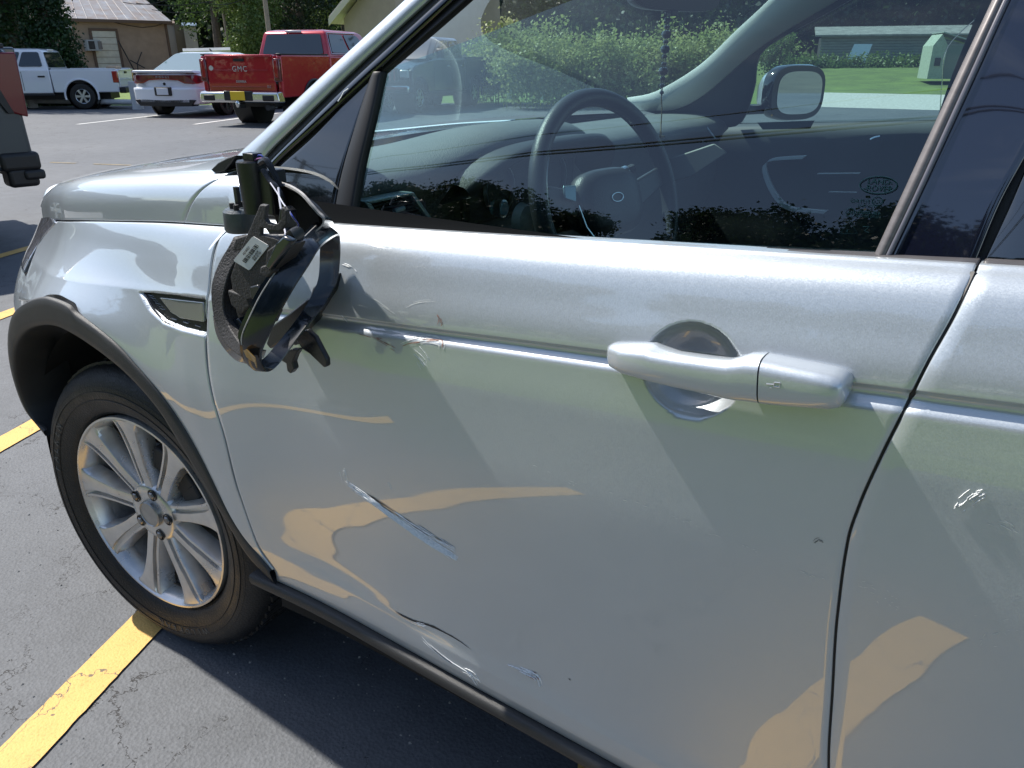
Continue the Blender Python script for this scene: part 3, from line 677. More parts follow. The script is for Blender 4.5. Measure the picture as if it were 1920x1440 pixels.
# hub
MB().lathe([(.03, .078), (.018, .074), (.012, .066), (.0105, .05), (.012, .036), (.012, .0)], 60, 'y').obj('hub', ALLOY, wheel)
MB().lathe([(.014, .034), (.004, .033), (.002, .0305), (.004, .029), (.0035, .0)], 48, 'y').obj('centre_cap', mat('cap_grey', (.36, .36, .35), rough=.35, metal=.7, var=.1, vscale=60), wheel, sharp=25)
for k in range(5):
    a = R_(90+72*k-18); c = (.056*math.cos(a), 0, .056*math.sin(a))
    MB().lathe([(.009, .0145), (.0085, .0125), (.022, .0115), (.022, 0)], 20, 'y', c).obj('lug_pocket', IRON, wheel)
    MB().lathe([(.020, .0098), (.007, .0098), (.0045, .007), (.004, 0)], 6, 'y', c).obj('lug_nut', STEEL, wheel, smooth=False)
for k in range(9):
    a = R_(54+40*k); er = Vector((math.cos(a), 0, math.sin(a))); et = Vector((-math.sin(a), 0, math.cos(a)))
    # cross-sections along the radius: (r, half-width, face y, skew)
    st = [(.062, .0225, .016, 0), (.085, .0205, .014, .001), (.12, .0205, .011, .003), (.16, .0235, .009, .005), (.20, .0285, .006, .006), (.226, .0360, .003, .006), (.238, .0450, .002, .006)]
    st = [tuple(v) for v in np.stack([pchip([s[0] for s in st], [s[q] for s in st], np.linspace(.062, .238, 20)) for q in range(4)], 1)]
    rings = []
    for (r, hw, fy, sk) in st:
        # profile across: left bevel, flat, step groove at one side, right bevel
        prof = [(-hw-.006, fy+.040), (-hw-.002, fy+.010), (-hw+.0015, fy+.001), (-hw+.004, fy), (.002*1.0, fy-.0005), (hw-.0205, fy), (hw-.0188, fy+.0095), (hw-.0095, fy+.010), (hw-.0078, fy+.001), (hw-.0015, fy+.0018), (hw+.003, fy+.012), (hw+.007, fy+.040)]
        if r > .215:
            q = (r-.215)/.023; prof = [(u, v) if abs(v-fy-.0097) > .001 else (u, fy+(.0095*(1-q))) for u, v in prof]
        rings.append([tuple(er*r + et*(u+sk) + Vector((0, v, 0))) for u, v in prof])
    MB().loft(rings, False, False, closed=False).obj('spoke', ALLOY, wheel, sharp=40)
MB().tube([(.21*math.cos(R_(-82)), .03, .21*math.sin(R_(-82))), (.19*math.cos(R_(-82)), .015, .19*math.sin(R_(-82)))], .004, 8).obj('valve', IRON, wheel)
# other wheels (partly under the car)
for (x, y, s) in ((0, 1.854, -1), (2.741, .04, 1), (2.741, 1.854, -1)):
    wq = bpy.data.objects.new('wheel', None); COL.objects.link(wq); wq.parent = car; wq.location = (x, y, .3587); wq.matrix_parent_inverse = Matrix.Translation(car.location).inverted()
    if s < 0: wq.rotation_euler = (0, 0, math.pi)
    o = bpy.data.objects.new('tyre', tyre_o.data); COL.objects.link(o); o.parent = wq
    o = bpy.data.objects.new('rim', rim.data); COL.objects.link(o); o.parent = wq
# ------------------------------------------------------------------ broken wing mirror
BASE_N = np.array([0, 1, 0.])
def A3(px, y): return tuple(at(px, 1, y))
mirror = bpy.data.objects.new('wing_mirror', None); COL.objects.link(mirror); mirror.parent = car; mirror.location = (.60, -.08, .95)
mirror.matrix_parent_inverse = Matrix.Translation(car.location).inverted(); mirror['_world'] = 1; mirror['label'] = 'torn open wing mirror hanging from its wires with the glass gone'
ringAB = [((634, 438), -.008, (592, 417), -.03), ((603, 458), -.09, (562, 445), -.10), ((577, 497), -.12, (533, 471), -.13), ((552, 535), -.14, (507, 508), -.15), ((530, 573), -.155, (481, 548), -.165),
 ((513, 605), -.165, (463, 584), -.175), ((498, 638), -.17, (447, 622), -.18), ((488, 662), -.17, (449, 645), -.18), ((487, 682), -.165, (453, 668), -.175), ((497, 697), -.155, (466, 684), -.165),
 ((518, 688), -.14, (490, 680), -.15), ((552, 645), -.11, (515, 655), -.125), ((585, 603), -.075, (558, 605), -.09), ((612, 567), -.035, (582, 566), -.055), ((632, 528), -.010, (600, 523), -.03), ((638, 484), .004, (603, 475), -.02), ((638, 452), .002, (602, 432), -.025)]
AA = np.array([A3(a, ya) for a, ya, b, yb in ringAB]); BB = np.array([A3(b, yb) for a, ya, b, yb in ringAB])
def closed_curve(P, n):
    P = np.array(P); m = len(P); Q = []
    for i in range(m):
        a, b, c, d = P[i-1], P[i], P[(i+1) % m], P[(i+2) % m]
        for t in np.linspace(0, 1, n//m+1, endpoint=False): Q.append(.5*((2*b)+(-a+c)*t+(2*a-5*b+4*c-d)*t*t+(-a+3*b-3*c+d)*t**3))
    return np.array(Q)
A_ = closed_curve(AA, 136); B_ = closed_curve(BB, 136); cA = A_.mean(0); cB = B_.mean(0)
rings = []
for k in range(len(A_)):
    a, b = A_[k], B_[k]; ia = (cA-a)/np.linalg.norm(cA-a)*.005; ib = (cB-b)/np.linalg.norm(cB-b)*.005; D = (b-a)/np.linalg.norm(b-a)
    rings.append([a-D*.001+ia*.5, a, a+D*.004-ia*.3, a+(b-a)*.5-ia*.8, a+(b-a)*.8-ia*.4, a+(b-a)*.82+ia*.1, b, b+ib, a+(b-a)*.5+ia*.6, a+ia])
MB().loft(rings, False, True).obj('mirror_bezel', PLBLUE, mirror, sharp=40)
# pale scuffed edge along the joint of the bezel
P = [A_[k]+(B_[k]-A_[k])*.81-(cA-A_[k])/np.linalg.norm(cA-A_[k])*.0026 for k in range(3, 62)]
MB().tube(P, .0009, 6).obj('bezel_edge', PLEDGE, mirror)
# orange reflector strips
MB().plate([A3((456, 657), -.183), A3((462, 655), -.184), A3((478, 671), -.181), A3((481, 690), -.172), A3((477, 680), -.176), A3((462, 670), -.18)], (0, .001, 0)).obj('reflection_strip', mat('amber_strip', (.45, .26, .07), rough=.3), mirror)
# the carrier frame left of the bezel
def strip3(name, outer, inner, m, off=(0, .012, 0), parent=None, n=40, bev=.0015):
    o = curve_pts([A3(p[:2], p[2]) for p in outer], n); i = curve_pts([A3(p[:2], p[2]) for p in inner], n); of = np.array(off)
    rings = [[o[k], i[k], i[k]+of, o[k]+of] for k in range(n)]
    return MB().loft(rings, True).obj(name, m, parent, sharp=40, bevel=bev)
strip3('mirror_carrier', [(438, 443, -.10), (428, 462, -.11), (408, 497, -.12), (396, 535, -.13), (397, 575, -.135), (405, 612, -.14), (425, 648, -.15), (452, 670, -.16)],
       [(458, 452, -.10), (448, 480, -.11), (432, 505, -.12), (421, 540, -.13), (418, 575, -.135), (428, 610, -.14), (447, 640, -.15), (456, 655, -.16)], PLDUST, (0, .02, 0), mirror)
strip3('carrier_rim', [(398, 590, -.125), (404, 625, -.13), (418, 652, -.135), (440, 675, -.14), (462, 683, -.15)], [(406, 598, -.13), (420, 632, -.135), (436, 650, -.14), (452, 664, -.15), (466, 668, -.16)], PLBLUE, (0, .03, 0), mirror)
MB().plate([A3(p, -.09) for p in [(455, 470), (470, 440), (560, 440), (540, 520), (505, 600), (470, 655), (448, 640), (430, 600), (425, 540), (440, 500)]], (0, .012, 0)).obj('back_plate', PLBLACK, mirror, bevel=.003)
Pn = lambda L_, y: [A3(p, y) for p in L_]
# carrier ribs and pockets
for k, (pl, y, dy, mt) in enumerate([
    ([(441, 447), (462, 440), (476, 448), (452, 470), (434, 470)], -.125, .02, PLDUST),
    ([(407, 499), (430, 496), (436, 507), (432, 540), (420, 556), (413, 556), (414, 530)], -.118, .03, PLBLACK),
    ([(426, 544), (462, 556), (468, 575), (452, 590), (433, 572)], -.135, .03, PLDUST),
    ([(470, 575), (500, 590), (490, 612), (470, 618), (456, 600)], -.10, .03, PLBLACK),
    ([(500, 470), (520, 455), (545, 458), (538, 472), (512, 512), (496, 505)], -.150, .025, PLDUST),
    ([(488, 500), (505, 495), (512, 510), (500, 522), (486, 512)], -.155, .02, PLDUST),
    ([(466, 538), (482, 534), (492, 548), (484, 568), (470, 560)], -.15, .02, PLBLACK),
    ([(524, 388), (536, 398), (534, 430), (548, 445), (535, 452), (505, 440), (495, 425), (520, 425)], -.075, .02, PLBLACK),
    ([(434, 600), (446, 596), (455, 610), (452, 628), (440, 622)], -.13, .015, PLBLUE)]):
    MB().plate(Pn(pl, y), (0, dy, 0)).obj('carrier_rib', mt, mirror, bevel=.002)
MB().plate(Pn([(487, 384), (499, 386), (496, 411), (502, 419), (512, 422), (521, 419), (527, 410), (528, 388), (537, 396), (536, 420), (526, 433), (508, 433), (489, 427), (488, 441), (512, 446), (541, 457), (515, 497), (500, 530), (480, 558), (462, 562), (436, 545), (432, 520), (440, 495), (455, 458), (470, 425)], -.145), (0, .006, .001)).obj('motor_bracket', PLDUST, mirror, bevel=.0012)
MB().plate(Pn([(516, 455), (530, 442), (548, 452), (534, 470), (505, 508), (495, 500)], -.158), (0, .01, 0)).obj('bracket_boss', PLBLUE, mirror, bevel=.003)
st_ = MB().plate(Pn([(475, 443.5), (501, 459), (503, 462), (469, 505), (466, 506.5), (439, 490), (438.5, 487), (472, 445)], -.1463), (0, .001, 0)).obj('part_label', STICKER, mirror, smooth=False); st_['_w2'] = 1
m = MB(); a0 = np.array([477, 452.]); ax = np.array([28, 17.]); ax /= np.linalg.norm(ax); ay = np.array([-34, 44.]); ay /= np.linalg.norm(ay)
def lab(u, v, du, dv):
    c = np.array([475, 444.])+ax*u+ay*v
    m.plate([A3(c, -.1467), A3(c+ax*du, -.1467), A3(c+ax*du+ay*dv, -.1467), A3(c+ay*dv, -.1467)], (0, .0003, 0))
rng = random.Random(3); v = 10
while v < 50:
    d = rng.choice([.8, 1.2, 1.8]); lab(11, v, 8, d); v += d+rng.choice([.7, 1.1, 1.6])
m.obj('barcode', INK, st_, smooth=False)
def lab_text(s, u, v, size):
    c = np.array([475, 444.])+ax*u+ay*v; o = np.array(A3(c, -.1469)); X = np.array(A3(c+ay*10, -.1469))-o; Y = np.array(A3(c-ax*10, -.1469))-o
    X = X/np.linalg.norm(X); Y = Y-X*(Y@X); Y /= np.linalg.norm(Y); Z = np.cross(X, Y)
    M = Matrix(((X[0], Y[0], Z[0], o[0]), (X[1], Y[1], Z[1], o[1]), (X[2], Y[2], Z[2], o[2]), (0, 0, 0, 1)))
    if Z[1] > 0: M = M @ Matrix.Rotation(math.pi, 4, 'X') if False else M
    text_on(s, size, st_, M, INK, name='label_text', ext=.0001)
lab_text('PDM 8101', 24, 28, .0042); lab_text('E11 02 4639', 28.5, 28, .0038); lab_text('L550 LH', 5.5, 30, .0050)
# mounting puck, motor, connector, wires
pc = np.array(A3((455, 408), -.005))
MB().lathe([(-.020, 0), (-.020, .026), (-.016, .0285), (.010, .0275), (.014, .024), (.014, 0)], 32, 'z', pc).obj('mirror_mount', mat('mount_plastic', (.07, .085, .095), rough=.4, var=.2, vscale=60, bump=.1, bscale=300), mirror)
pm = np.array(A3((477, 350), -.035))
MB().lathe([(-.036, 0), (-.036, .0185), (.030, .0205), (.034, .0205), (.036, .019), (.036, 0)], 28, 'z', pm).obj('fold_motor', PLBLACK, mirror, sharp=30)
MB().box(pm+np.array([.028, .01, -.006]), (.026, .03, .062)).box(pm+np.array([-.018, 0, -.025]), (.006, .012, .03)).obj('motor_housing', PLBLACK, mirror, bevel=.003)
MB().box(pm+np.array([.004, 0, .041]), (.022, .016, .010)).obj('connector', PLBLACK, mirror, bevel=.001)
m = MB()
for k in range(5):
    a = k*1.25; m.lathe([(-.004, 0), (-.004, .004), (.004, .004), (.004, 0)], 8, 'z', pc+np.array([.016*math.cos(a)+.004, .016*math.sin(a), .018]))
m.obj('mount_screw', PLDUST, mirror)
MB().box(pc+np.array([-.006, 0, .03]), (.007, .006, .03)).obj('mount_pin', PLBLACK, mirror)
PLSTEEL = mat('wire_violet', (.30, .12, .30), rough=.4); WIREB = mat('wire_blue', (.05, .07, .35), rough=.4); WIREW = mat('wire_white', (.6, .6, .68), rough=.4)
def wire(pxs, y, r, m, n=30):
    P = curve_pts([A3(p[:2], p[2] if len(p) > 2 else y) for p in pxs], n); MB().tube([tuple(p) for p in P], r, 6).obj('wire', m, mirror)
wire([(470, 306), (480, 299), (490, 297), (494, 304)], -.04, .0011, PLSTEEL); wire([(476, 308), (484, 292), (492, 293), (496, 303)], -.035, .0012, WIREB)
wire([(488, 306), (498, 300), (506, 310), (512, 322), (520, 338), (527, 352)], -.04, .0045, PLBLACK); wire([(492, 318), (505, 338), (518, 350), (530, 372), (532, 392)], -.05, .0035, PLBLACK)
wire([(505, 340, -.05), (520, 362, -.07), (530, 380, -.09), (542, 396, -.11), (550, 410, -.11), (558, 421, -.10), (554, 437, -.09)], -.06, .0009, WIREW)
wire([(543, 397, -.11), (551, 409, -.112), (559, 421, -.10), (555, 436, -.09)], -.06, .0010, WIREB); wire([(522, 352, -.06), (524, 372, -.07), (527, 392, -.08)], -.06, .0014, WIREW)
wire([(531, 424, -.11), (535, 436, -.13), (533, 450, -.15)], -.06, .0012, WIREW)
MB().tube([A3((541, 447), -.13), A3((549, 442), -.135), A3((558, 438), -.12)], [.007, .008, .009], 12).obj('grommet', RUBBERSEAL, mirror)
# open shell behind (crescent)
shO = [(523, 342, -.03), (545, 350, -.045), (566, 364, -.055), (582, 382, -.06), (596, 398, -.06), (606, 408, -.06), (604, 420, -.06), (592, 432, -.07)]
shI = [(526, 348, .0), (540, 360, .0), (555, 372, .0), (568, 386, .0), (578, 400, .0), (586, 410, -.01), (586, 420, -.02), (578, 430, -.03)]
o = curve_pts([A3(p[:2], p[2]) for p in shO], 50); i2 = curve_pts([A3((p[0]-1.5, p[1]+3), p[2]) for p in shO], 50)
MB().loft([[tuple(o[k]), tuple(o[k]+np.array([0, .003, .001])), tuple(i2[k]+np.array([0, .003, 0])), tuple(i2[k])] for k in range(50)]).obj('shell_edge', mat('shell_edge', (.30, .29, .28), rough=.5, var=.3, vscale=90), mirror)
b_ = curve_pts([A3((527, 350), .005), A3((530, 385), .008), A3((545, 415), .008), A3((570, 432), .005), A3((585, 436), -.02)], 50)
P = np.array([o*(1-t)+b_*t+np.array([0, .03*math.sin(math.pi*t), 0]) for t in np.linspace(0, 1, 8)]); gridmesh('mirror_shell', P, PLBLUE, mirror, flange=0)
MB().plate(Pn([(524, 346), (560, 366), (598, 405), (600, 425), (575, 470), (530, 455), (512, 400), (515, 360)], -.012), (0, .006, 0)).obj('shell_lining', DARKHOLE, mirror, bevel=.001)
# loose foot and tabs below
MB().plate(Pn([(548, 628), (575, 618), (590, 632), (612, 674), (613, 687), (607, 690), (580, 664), (566, 655)], -.075), (0, .008, 0)).obj('broken_foot', PLBLACK, mirror, bevel=.002)
MB().plate(Pn([(520, 672), (545, 655), (560, 655), (552, 668), (548, 680), (551, 692), (544, 701), (538, 696), (536, 682)], -.095), (0, .01, 0)).obj('broken_tab', PLBLACK, mirror, bevel=.0015)
MB().plate(Pn([(585, 540), (604, 520), (606, 550), (590, 585), (565, 630), (552, 650), (542, 642), (566, 600)], -.012), (0, .045, 0)).obj('cover_shadow_block', PLBLACK, mirror, bevel=.004)  # plate deepened back to the door, shaped to cast the mirror's shadow

MB().plate(Pn([(508, 612), (538, 590), (575, 560), (590, 556), (572, 590), (530, 638), (506, 655), (498, 645)], -.03), (0, .02, 0)).obj('shade_plate', PLBLACK, mirror, bevel=.003)  # black plate added for the shade on the door behind the bezel
# ------------------------------------------------------------------ scratches, scuffs and painted glints on the skin
SCFAINT = mat('faint_wax_residue', (.78, .80, .78), rough=.6)
def skin(px, off):
    P = S(px); x, z = P[0], P[2]; y = side_y(x, z)+cup_d(x, z)
    for (p, rx, rz, am, an) in _dents: y = y+dent(x, z, p, rx, rz, am, -an)
    # re-project at the dented depth
    P = at(px, 1, float(y)-off); return P
def streaks(name, path, n, width, m, length=(.2, .9), wpx=(1.0, 2.5), seed=1, parent=front_door, off=.0006, jitter=.6):
    tilt = 0 if (m in (SCDARK, SCRED, SCFAINT) or (parent is rear_door and m is not SCWHITE)) else 1.0
    r = random.Random(seed); P = curve_pts(path, 60, smooth=True); mb = MB()
    for s in range(n):
        a = r.uniform(0, 1-length[0]); b = min(1, a+r.uniform(*length)); w = r.uniform(*wpx)/2; o = r.gauss(0, width/2.2); oo = o+r.gauss(0, width*.15)
        ks = np.linspace(a*59, b*59, max(4, int((b-a)*40))); L_ = []; R2 = []
        for q, k in enumerate(ks):
            c = np.array([np.interp(k, range(60), P[:, 0]), np.interp(k, range(60), P[:, 1])]); k2 = min(58, int(k)); t = P[k2+1]-P[k2]; t = t/np.linalg.norm(t); nrm = np.array([-t[1], t[0]])
            f = q/(len(ks)-1); ww = w*min(1, 6*f+.15, 6*(1-f)+.15)*r.uniform(.7, 1.2); c = c+nrm*(o*(1-f)+oo*f+r.gauss(0, jitter*.3))
            hi, lo = (c+nrm*ww, c-nrm*ww); t_ = tilt if (nrm[1] > 0) else -tilt
            L_.append(skin(hi, off+max(0, t_)*ww*.00145)); R2.append(skin(lo, off+max(0, -t_)*ww*.00145))
        base = len(mb.V); V = L_+R2; nn = len(L_); mb.add(V, [(k, k+1, nn+k+1, nn+k) for k in range(nn-1)])
    o = mb.obj(name, m, parent); return o
gouge = [(644, 902), (680, 926), (720, 955), (765, 988), (810, 1018), (858, 1048)]
streaks('scratch', gouge, 26, 7, PRIMER, (.3, 1.0), (1.0, 3.0), 1); streaks('scratch', [(650, 903), (700, 935), (760, 975), (800, 1002), (850, 1035)], 10, 5, SCDARK, (.1, .5), (.8, 2.0), 2, off=.0009)
streaks('scratch', [(760, 975), (800, 1004), (852, 1040)], 14, 12, PRIMER, (.2, .6), (.8, 1.8), 3, off=.0012)
streaks('scratch', [(642, 876), (652, 908)], 6, 8, SCWHITE, (.2, .7), (.6, 1.2), 4); streaks('scratch', [(722, 890), (736, 918)], 2, 4, SCWHITE, (.3, .7), (.5, .9), 5)
streaks('scuff_glint', [(742, 652), (765, 640), (800, 634), (828, 642), (829, 656)], 14, 9, SCFAINT, (.15, .5), (.6, 1.6), 6); streaks('scuff_glint', [(745, 648), (780, 638), (826, 637), (829, 652)], 8, 6, SCRED, (.1, .4), (.8, 1.8), 7, off=.0009)
streaks('scratch', [(770, 650), (790, 668), (802, 685)], 5, 14, PRIMER, (.3, .8), (.5, 1.1), 8); streaks('scratch', [(660, 618), (700, 632), (742, 655)], 8, 10, SCRED, (.1, .35), (.5, 1.2), 9)
streaks('scratch', [(818, 588), (824, 600), (822, 610)], 5, 5, SCRED, (.3, .9), (.6, 1.4), 10); streaks('scratch', [(668, 540), (710, 568), (742, 590)], 4, 3, SCFAINT, (.2, .7), (.3, .6), 11)
streaks('scratch', [(742, 590), (765, 574), (790, 566), (822, 566)], 3, 3, SCFAINT, (.3, .8), (.3, .5), 12); streaks('scuff_glint', [(640, 590), (655, 608)], 3, 4, SCWHITE, (.3, .8), (.8, 1.6), 13)
streaks('scratch', [(735, 1145), (770, 1162), (810, 1175), (850, 1195), (883, 1218)], 3, 1.6, SCDARK, (.5, .9), (1.0, 1.8), 14); streaks('scratch', [(750, 1152), (775, 1165), (800, 1172)], 5, 4, SCWHITE, (.3, .7), (.5, 1.2), 15)
streaks('scratch', [(775, 1172), (800, 1205), (840, 1240), (868, 1258), (898, 1280)], 7, 5, SCWHITE, (.3, .8), (.6, 1.3), 16); streaks('scratch', [(780, 1180), (810, 1215), (850, 1248)], 3, 2, SCDARK, (.3, .6), (.6, 1.2), 17)
streaks('scratch', [(862, 1252), (885, 1262), (900, 1282)], 6, 8, SCWHITE, (.4, .9), (.7, 1.4), 18); streaks('scuff_glint', [(945, 1245), (975, 1256), (1005, 1270), (1013, 1288)], 10, 7, PRIMER, (.3, .8), (1.0, 2.4), 19)
streaks('scuff_glint', [(988, 1262), (1012, 1272)], 8, 12, SCRED, (.4, .9), (1.0, 2.0), 20, off=.001); streaks('scratch', [(640, 495), (655, 500), (668, 516)], 4, 8, SCWHITE, (.2, .5), (.6, 1.2), 21)
streaks('scuff_glint', [(970, 860), (1050, 895), (1140, 925), (1240, 960), (1340, 1000), (1440, 1045), (1545, 1090)], 30, 5, SCFAINT, (.005, .02), (.4, 1.1), 22)
streaks('scuff_glint', [(1605, 1100), (1640, 1110), (1690, 1130)], 16, 18, SCFAINT, (.02, .12), (.4, 1.0), 23, parent=rear_door)
streaks('scuff_glint', [(1785, 962), (1808, 948), (1822, 935), (1845, 922)], 22, 13, SCWHITE, (.1, .4), (1, 3), 24, parent=rear_door); streaks('scuff_glint', [(1850, 975), (1885, 985), (1918, 1002)], 7, 10, SCFAINT, (.1, .4), (.6, 1.4), 25, parent=rear_door)  # white streaks paint in reflections on the wavy rear door
streaks('scuff_glint', [(1830, 1195), (1870, 1185), (1910, 1190)], 12, 30, SCFAINT, (.03, .15), (.4, .9), 26, parent=rear_door)
streaks('dirt_mark', [(1522, 1020), (1533, 1012), (1545, 1015)], 5, 5, SCDARK, (.2, .5), (.5, 1.1), 27); streaks('dirt_mark', [(1066, 1272), (1070, 1276)], 1, .1, SCDARK, (.9, 1), (1, 1.6), 28)
# chipped edge ahead of the window
MB().tube([tuple(G(p, -.001)) for p in [(634, 190), (640, 182), (645, 172), (654, 166)]], .0012, 6).obj('torn_edge', SCWHITE, car)

# ------------------------------------------------------------------ cabin
ys_ = np.linspace(.10, 1.79, 90); rows = []
for y in ys_:
    h = math.exp(-(((y-.60)/.25)**4)); e = .04*abs((y-.947)/.85)**2
    sec = [(.10+e*3, 1.11), (.20+e*3, 1.135), (.32+e*2, 1.158), (.46, 1.168+.012*h), (.56+.02*h, 1.170+.040*h), (.62+.05*h, 1.165+.052*h), (.66+.06*h, 1.150+.052*h), (.672+.06*h, 1.130+.045*h), (.655+.0*h, 1.110), (.64, 1.06), (.64, .96), (.60, .84), (.55, .6)]
    c = curve_pts([(a, b) for a, b in sec], 46); rows.append(np.stack([c[:, 0], np.full(46, y), c[:, 1]], 1))
gridmesh('dashboard', np.array(rows), DASH, car); dash = bpy.data.objects['dashboard']; dash['_w2'] = 1
rows = []
for y in np.linspace(.34, .86, 30):
    t = (y-.60)/.26; h = max(0, 1-t**4); rows.append([(.665+.055*h, y, 1.135+.055*h), (.72+.06*h, y, 1.125+.07*h), (.735+.06*h, y, 1.11+.072*h), (.66, y, 1.09+.055*h)])
gridmesh('gauge_hood', np.array(rows), DASHDARK, dash)
MB().box((.668, .60, 1.10), (.02, .40, .12)).obj('instrument_panel', DASHDARK, dash, bevel=.01)
for dy in (-.10, .10):
    MB().lathe([(0, .050), (.006, .048), (.006, .045), (0, .044)], 40, 'x', (.68, .60+dy, 1.10)).obj('gauge_ring', SATINCH, dash)
def PX(px, x): return tuple(at(px, 0, x))
vf = bpy.data.objects.new('air_vent', None); COL.objects.link(vf); vf.parent = dash; vf.matrix_parent_inverse = wm(dash).inverted(); vf['_world'] = 1; vf.matrix_basis = Matrix.Identity(4)
vo = [(684, 378), (776, 360), (814, 414), (716, 430)]; vi = [(697, 382), (772, 366), (803, 409), (722, 422)]
VENTFR = mat('vent_frame', (.38, .48, .50), rough=.3, metal=.5)
for k in range(4):
    a, b, c, d = vo[k], vo[(k+1) % 4], vi[(k+1) % 4], vi[k]
    MB().plate([PX(a, .70), PX(b, .70), PX(c, .70), PX(d, .70)], (-.03, 0, 0)).obj('vent_frame', VENTFR, dash, bevel=.0015)
bpy.data.objects.remove(vf)
MB().plate([PX(p, .672) for p in vo], (-.005, 0, 0)).obj('vent_back', DARKHOLE, dash)
for k in range(6):
    t = (k+.8)/6.6; a = np.array(vi[0])*(1-t)+np.array(vi[3])*t; b = np.array(vi[1])*(1-t)+np.array(vi[2])*t
    MB().tube([PX(a, .688), PX(b, .688)], .0018, 6).obj('vent_slat', DASHDARK, dash)
MB().tube([PX((739, 396), .70), PX((757, 390), .70)], .004, 8).obj('vent_knob', VENTFR, dash)
kc = np.array(at((942, 391), 1, .44))
MB().lathe([(-.02, .0135), (.004, .0135), (.006, .012), (.006, 0)], 32, 'x', kc).obj('start_button', mat('button_blue', (.45, .70, .78), rough=.35), dash)
MB().lathe([(-.01, .0165), (.003, .0165), (.004, .0135), (-.01, .0135)], 32, 'x', kc).obj('button_ring', SATINCH, dash)
bp_ = np.array(at((985, 412), 1, .42)); MB().lathe([(-.01, .03), (.006, .027), (.012, .015), (.013, 0)], 32, 'x', bp_).obj('dash_dial', mat('dial_grey', (.30, .31, .29), rough=.5), dash)
MB().lathe([(-.02, .10), (.0, .10), (.02, .085), (.024, 0)], 40, 'z', np.array(at((840, 442), 1, .20))+np.array([0, 0, -.03])).obj('knee_trim', mat('pale_trim', (.30, .31, .27), rough=.7), dash)
# dash side wedge, its light put into pale grey, and frames seen ahead of the passenger door
MB().plate([A3(p, 1.35) for p in [(1208, 312), (1290, 285), (1340, 268), (1366, 286), (1300, 330), (1228, 350)]], (-.02, .02, -.01)).obj('glovebox_top', mat('glovebox_lit_grey', (.22, .22, .20), rough=.6), dash, bevel=.004)
for a in ([(1294, 235), (1319, 268)], [(1322, 234), (1341, 260)]): MB().tube([A3(a[0], 1.62), A3(a[1], 1.62)], .003, 8).obj('far_vent_frame', SATINCH, dash)
# steering wheel
sw = bpy.data.objects.new('steering_wheel', None); COL.objects.link(sw); sw.parent = car; sw.matrix_parent_inverse = Matrix.Translation(car.location).inverted()
SC = np.array(at((1143, 375), 1, .57)); th = R_(17)
sw.matrix_basis = Matrix.Translation(SC) @ Matrix.Rotation(-.20, 4, 'Z') @ Matrix.Rotation(-th, 4, 'Y')   # local: x = towards driver, z = up in the plane
rr_ = .187
MB().tube([(.0, rr_*math.cos(a), rr_*math.sin(a)) for a in np.linspace(0, 2*math.pi, 97)[:-1]], .0165, 16, closed=True).obj('rim', LEATHER, sw)
MB().tube([(.012, rr_*math.cos(a)*.955, rr_*math.sin(a)*.955) for a in np.linspace(R_(150), R_(212), 20)], .003, 6).obj('rim_trim', SATINCH, sw)
pad = []
for k in range(40):
    a = 2*math.pi*k/40; ca, sa = math.cos(a), math.sin(a); pad.append((math.copysign(abs(ca)**.6, ca)*.088, math.copysign(abs(sa)**.7, sa)*.062-.004))
rings = [[(xo, p[0]*s, p[1]*s) for p in pad] for xo, s in ((-.05, .8), (-.02, 1.0), (.0, 1.02), (.012, .93), (.018, .7), (.019, .3))]
MB().loft(rings).obj('airbag_cover', LEATHER, sw, sharp=50)
for (a, b, ww) in (((-.08, .0), (-.175, .03), .05), ((.08, .0), (.175, .03), .05), ((-.02, -.05), (-.03, -.18), .045)):
    d = np.array(b)-np.array(a); n_ = np.array([-d[1], d[0]])/np.linalg.norm(d)*ww/2
    MB().plate([(-.012, a[0]+n_[0], a[1]+n_[1]), (-.012, b[0]+n_[0]*.7, b[1]+n_[1]*.7), (-.012, b[0]-n_[0]*.7, b[1]-n_[1]*.7), (-.012, a[0]-n_[0], a[1]-n_[1])], (.014, 0, 0)).obj('spoke', LEATHER, sw, bevel=.004)
MB().plate([(.004, -.092, .036), (.004, -.125, .038), (.004, -.128, .016), (.004, -.10, .006)], (.004, 0, 0)).obj('switch_pad', mat('switch_blue', (.22, .34, .38), rough=.25, metal=.5), sw, bevel=.002)
MB().tube([(.006, -.095, .0), (.006, -.085, -.04), (.006, -.07, -.06)], .0022, 6).obj('spoke_trim', SATINCH, sw)
MB().tube([(.0205, .016*math.cos(a), .008*math.sin(a)+.002) for a in np.linspace(0, 2*math.pi, 33)[:-1]], .0010, 6, closed=True).obj('badge_ring', SATINCH, sw)
MB().tube([(-.04, 0, 0), (-.16, 0, .0)], .04, 16).obj('steering_column', DASHDARK, sw)
MB().tube([(-.06, .05, .035), (-.055, .12, .05), (-.05, .15, .055)], [.006, .009, .010], 10).obj('indicator_stalk', DASHDARK, sw)
MB().tube([(-.052, .118, .050), (-.050, .128, .052)], .0115, 12).obj('stalk_ring', SATINCH, sw)
